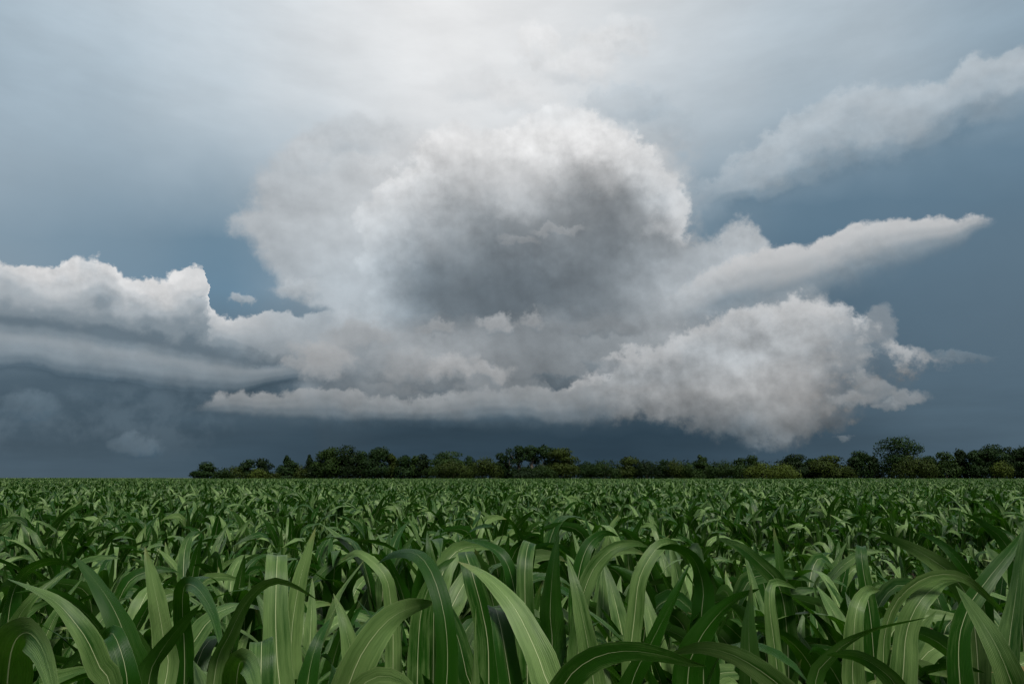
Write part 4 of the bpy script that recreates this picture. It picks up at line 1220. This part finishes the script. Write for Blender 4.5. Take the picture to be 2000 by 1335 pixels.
def make_tree(name, x0, x1, ytop, d, shape, colour, label, cat='tree', ybase=None):
    r = np.random.default_rng(int(x0 * 7 + ytop))
    xc = (x0 + x1) / 2
    wm = (x1 - x0) * d / FPX * 1.58
    top = unproject(xc, ytop, d)
    base = Vector((top.x, d, 0))
    H = top.z
    root = link(name, None); root.location = base
    bot = 0.15 if shape in ('bush', 'round', 'cone', 'low') else 0.30
    lobes = []
    rw = wm / 2
    if shape == 'cone':
        for k in range(9):
            f = k / 8
            lobes.append((r.normal(0, rw * .12), r.normal(0, rw * .12), H * (.16 + .78 * f), rw * (1 - f) * .85 + rw * .12, rw * (1 - f) * .8 + rw * .12, H * .11))
    elif shape in ('bush', 'low'):
        for k in range(9):
            a = r.uniform(0, 6.28); q = r.uniform(.1, .68)
            hz = H * r.uniform(.35, .74) * (1 - .35 * q)
            lobes.append((q * rw * math.cos(a), q * rw * math.sin(a), hz, rw * .45, rw * .45, min(H - hz, H * .34)))
        lobes.append((0, 0, H * .62, rw * .55, rw * .5, H * .38))
    elif shape == 'airy':
        for k in range(11):
            a = r.uniform(0, 6.28); q = r.uniform(.2, .72); hz = H * (.45 + .42 * r.random())
            lobes.append((q * rw * math.cos(a), q * rw * math.sin(a), hz, rw * r.uniform(.26, .40), rw * .34, H * r.uniform(.08, .13)))
        lobes.append((0, 0, H * .88, rw * .42, rw * .4, H * .12))
        lobes.append((-rw * .4, 0, H * .22, rw * .5, rw * .5, H * .2)); lobes.append((rw * .35, 0, H * .2, rw * .55, rw * .5, H * .2))
    else:
        n = 12 if shape == 'tall' else 10
        for k in range(n):
            a = r.uniform(0, 6.28); q = r.uniform(.05, .66); f = r.random()
            hz = H * (.28 + .54 * f)
            qq = q * (1.0 - .55 * f ** 2)
            lobes.append((qq * rw * math.cos(a), qq * rw * math.sin(a), hz, rw * r.uniform(.30, .48), rw * .40, H * r.uniform(.11, .18)))
        lobes.append((r.normal(0, rw * .1), 0, H * .85, rw * .42, rw * .4, H * .15))
        lobes.append((0, 0, H * .30, rw * .8, rw * .6, H * .26))
    area = wm * H
    nc_ = int(min(max(area * 27, 500), 7500))
    if shape == 'airy': nc_ = int(nc_ * .62)
    sz = 0.33 if shape in ('bush', 'low') else 0.40
    link('crown', foliage_mesh('crown', lobes, nc_, sz, FOL[colour], r), root)
    # trunk with limbs into the lobes
    Vs, Qs, k0 = [], [], 0
    tr_ = 0.018 * H + 0.10
    spine = [(0, 0, -0.2), (r.normal(0, .1), 0, H * .25), (r.normal(0, .25), r.normal(0, .2), H * .5), (r.normal(0, .3), 0, H * .8)]
    V, Q = tube(spine, [tr_ * 1.25, tr_, tr_ * .65, tr_ * .15]); Vs.append(V); Qs.append(Q); k0 += len(V)
    for lb in lobes[:7]:
        s0 = np.array(spine[1]) * .5 + np.array(spine[2]) * .5 * r.uniform(.6, 1)
        V, Q = tube([s0, (s0 + np.array(lb[:3])) / 2 + [0, 0, -.2], lb[:3]], [tr_ * .45, tr_ * .3, tr_ * .08], 5)
        Vs.append(V); Qs.append(Q + k0); k0 += len(V)
    link('trunk', mesh_np('trunk', np.concatenate(Vs), np.concatenate(Qs), None, True, MAT_BARK), root)
    tag(root, label, cat, 'trees and bushes of the far treeline')
    return root


TREES = [
    # x0, x1, top y, distance, shape, colour, label
    (386, 427, 901, 296, 'round', 'dark', 'small rounded dark tree standing alone at the left end of the treeline', 'tree'),
    (424, 452, 912, 292, 'bush', 'mid', 'low bush directly right of the lone leftmost tree', 'bush'),
    (440, 474, 909, 300, 'bush', 'olive', 'olive bush just left of the twin crowned tree near the left end', 'bush'),
    (470, 503, 896, 304, 'round', 'dark', 'left crown of the dark twin pair near the left end of the treeline', 'tree'),
    (495, 531, 894, 303, 'round', 'deep', 'right crown of the dark twin pair near the left end of the treeline', 'tree'),
    (486, 516, 914, 288, 'bush', 'bright', 'yellow green bush at the foot of the twin pair of dark trees', 'bush'),
    (526, 548, 920, 291, 'bush', 'olive', 'tiny bush in the gap between the twin pair and the pointed tree', 'bush'),
    (541, 584, 890, 300, 'cone', 'dark', 'pointed dark tree with conical crown right of the gap', 'tree'),
    (574, 602, 905, 298, 'bush', 'olive', 'low olive bush between the two pointed trees', 'bush'),
    (592, 620, 889, 302, 'cone', 'deep', 'narrow dark pointed tree at the left shoulder of the big clump', 'tree'),
    (608, 646, 880, 304, 'round', 'mid', 'mid green rounded tree on the left side of the big left clump', 'tree'),
    (630, 668, 872, 300, 'tall', 'mid', 'tall green tree rising left of the highest tree of the left clump', 'tree'),
    (655, 702, 868, 302, 'tall', 'deep', 'highest brownish dark tree of the big left clump', 'tree'),
    (694, 724, 879, 305, 'round', 'dark', 'dark tree filling the dip right of the highest left tree', 'tree'),
    (716, 762, 871, 300, 'tall', 'dark', 'tall dark tree with narrow rounded top right of the dip', 'tree'),
    (752, 780, 885, 303, 'round', 'olive', 'small olive crown sloping down right of the tall narrow topped tree', 'tree'),
    (774, 806, 888, 300, 'round', 'dark', 'rounded dark tree in the low stretch left of the broad dome tree', 'tree'),
    (798, 822, 889, 306, 'round', 'mid', 'small mid green tree squeezed in the low stretch before the broad dome', 'tree'),
    (812, 842, 886, 302, 'round', 'deep', 'dark crown with flat top beside the broad dome tree', 'tree'),
    (836, 920, 880, 298, 'round', 'mid', 'broad domed green tree midway between the left clump and the gappy trees', 'tree'),
    (860, 912, 897, 286, 'bush', 'olive', 'olive bush in front of the broad domed tree', 'bush'),
    (905, 930, 889, 304, 'round', 'dark', 'dark tree at the right edge of the broad domed tree', 'tree'),
    (920, 968, 891, 296, 'bush', 'olive', 'olive rounded bush left of the tall gappy trees', 'bush'),
    (962, 992, 883, 303, 'round', 'dark', 'dark tree stepping up to the tall gappy trees', 'tree'),
    (985, 1002, 884, 306, 'airy', 'dark', 'slim open tree just left of the tall gappy trees', 'tree'),
    (996, 1030, 869, 300, 'airy', 'dark', 'leftmost of the three tall gappy trees with sky showing between limbs', 'tree'),
    (1022, 1054, 868, 301, 'airy', 'dark', 'middle one of the three tall gappy trees with sky showing between limbs', 'tree'),
    (1046, 1080, 868, 302, 'airy', 'dark', 'rightmost of the three tall gappy trees with sky showing between limbs', 'tree'),
    (1000, 1050, 912, 290, 'bush', 'deep', 'dark bush at the foot of the tall gappy trees', 'bush'),
    (1040, 1080, 905, 292, 'bush', 'mid', 'green bush under the right one of the tall gappy trees', 'bush'),
    (1066, 1127, 874, 297, 'round', 'olive', 'big rounded olive tree ending the middle clump with a steep right side', 'tree'),
    (1126, 1168, 901, 299, 'bush', 'dark', 'low dark tree right below the steep side of the big olive tree', 'tree'),
    (1160, 1204, 897, 296, 'bush', 'mid', 'low mid green tree between the dark low tree and the flat dome', 'tree'),
    (1196, 1250, 891, 301, 'round', 'olive', 'flat domed olive tree highest in the low stretch right of centre', 'tree'),
    (1240, 1284, 897, 298, 'bush', 'deep', 'very dark low tree right of the flat domed olive tree', 'tree'),
    (1280, 1308, 896, 303, 'round', 'dark', 'small dark crown behind olive bushes right of centre', 'tree'),
    (1298, 1340, 895, 300, 'bush', 'olive', 'olive crowned tree left of the small peaked tree', 'tree'),
    (1332, 1360, 903, 296, 'bush', 'mid', 'low bush in the notch left of the small peaked tree', 'bush'),
    (1352, 1394, 889, 302, 'cone', 'mid', 'small peaked green tree right of centre', 'tree'),
    (1384, 1444, 898, 296, 'bush', 'mid', 'wide low green tree right of the small peaked tree', 'tree'),
    (1430, 1462, 893, 303, 'round', 'dark', 'dark tree at the left of the bright bushes', 'tree'),
    (1450, 1482, 888, 306, 'round', 'mid', 'green crown rising behind the left bright bush', 'tree'),
    (1464, 1512, 901, 288, 'bush', 'bright', 'left one of the two bright yellow green bushes', 'bush'),
    (1498, 1556, 904, 284, 'bush', 'bright', 'brightest yellow green dome shaped bush, right one of the pair', 'bush'),
    (1515, 1576, 886, 304, 'round', 'deep', 'round blackish tree behind the brightest bush', 'tree'),
    (1566, 1598, 894, 306, 'round', 'dark', 'dark tree in the saddle right of the blackish round tree', 'tree'),
    (1588, 1654, 888, 298, 'round', 'olive', 'rounded olive tree left of the deep notch', 'tree'),
    (1640, 1666, 908, 296, 'bush', 'olive', 'olive bush in the deep notch left of the tallest tree', 'bush'),
    (1654, 1698, 879, 302, 'tall', 'dark', 'dark tree with a narrow top left of the tallest tree', 'tree'),
    (1688, 1716, 889, 305, 'round', 'deep', 'low dark shoulder tree touching the tallest tree', 'tree'),
    (1712, 1788, 851, 300, 'tall', 'dark', 'tallest broad tree of the whole treeline with lumpy crown', 'tree'),
    (1745, 1812, 886, 290, 'bush', 'olive', 'broad olive tree in front of the tallest tree on its right', 'tree'),
    (1796, 1830, 889, 303, 'round', 'dark', 'low dark tree just right of the tallest tree', 'tree'),
    (1820, 1866, 881, 301, 'round', 'mid', 'mid green tree with flat top between the tallest tree and the right end', 'tree'),
    (1860, 1892, 876, 304, 'tall', 'deep', 'dark narrow tree left of the tall tree near the right end', 'tree'),
    (1884, 1914, 878, 300, 'round', 'dark', 'dark rounded tree touching the tall tree near the right end', 'tree'),
    (1904, 1958, 866, 302, 'tall', 'dark', 'tall tree with lumpy top near the right end of the treeline', 'tree'),
    (1940, 1970, 898, 288, 'bush', 'bright', 'small light olive bush in front of the dark trees at the right end', 'bush'),
    (1948, 1990, 872, 303, 'round', 'deep', 'very dark tree right of the tall lumpy tree at the right end', 'tree'),
    (1978, 2030, 870, 300, 'tall', 'dark', 'dark tree cut by the right edge of the picture', 'tree'),
]
for t in TREES:
    make_tree('tree' if t[7] == 'tree' else 'bush', t[0], t[1], t[2], t[3], t[4], t[5], t[6], t[7])
r = np.random.default_rng(77)
# dark understorey that closes the wood behind the trees
lobes = []
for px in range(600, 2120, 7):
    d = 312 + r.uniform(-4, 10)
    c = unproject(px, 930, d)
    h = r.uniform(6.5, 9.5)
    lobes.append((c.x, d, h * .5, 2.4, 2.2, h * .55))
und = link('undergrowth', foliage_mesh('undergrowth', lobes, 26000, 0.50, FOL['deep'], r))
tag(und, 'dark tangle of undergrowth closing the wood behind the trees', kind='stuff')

for i, (root, X, Y, ids) in enumerate(hero_plants):
    tag(root, HERO_TEXT[ids[0]], 'corn plant', GROUP_CORN)
print('heroes', len(hero_plants), 'cands', len(cands), 'instances', len(pts))
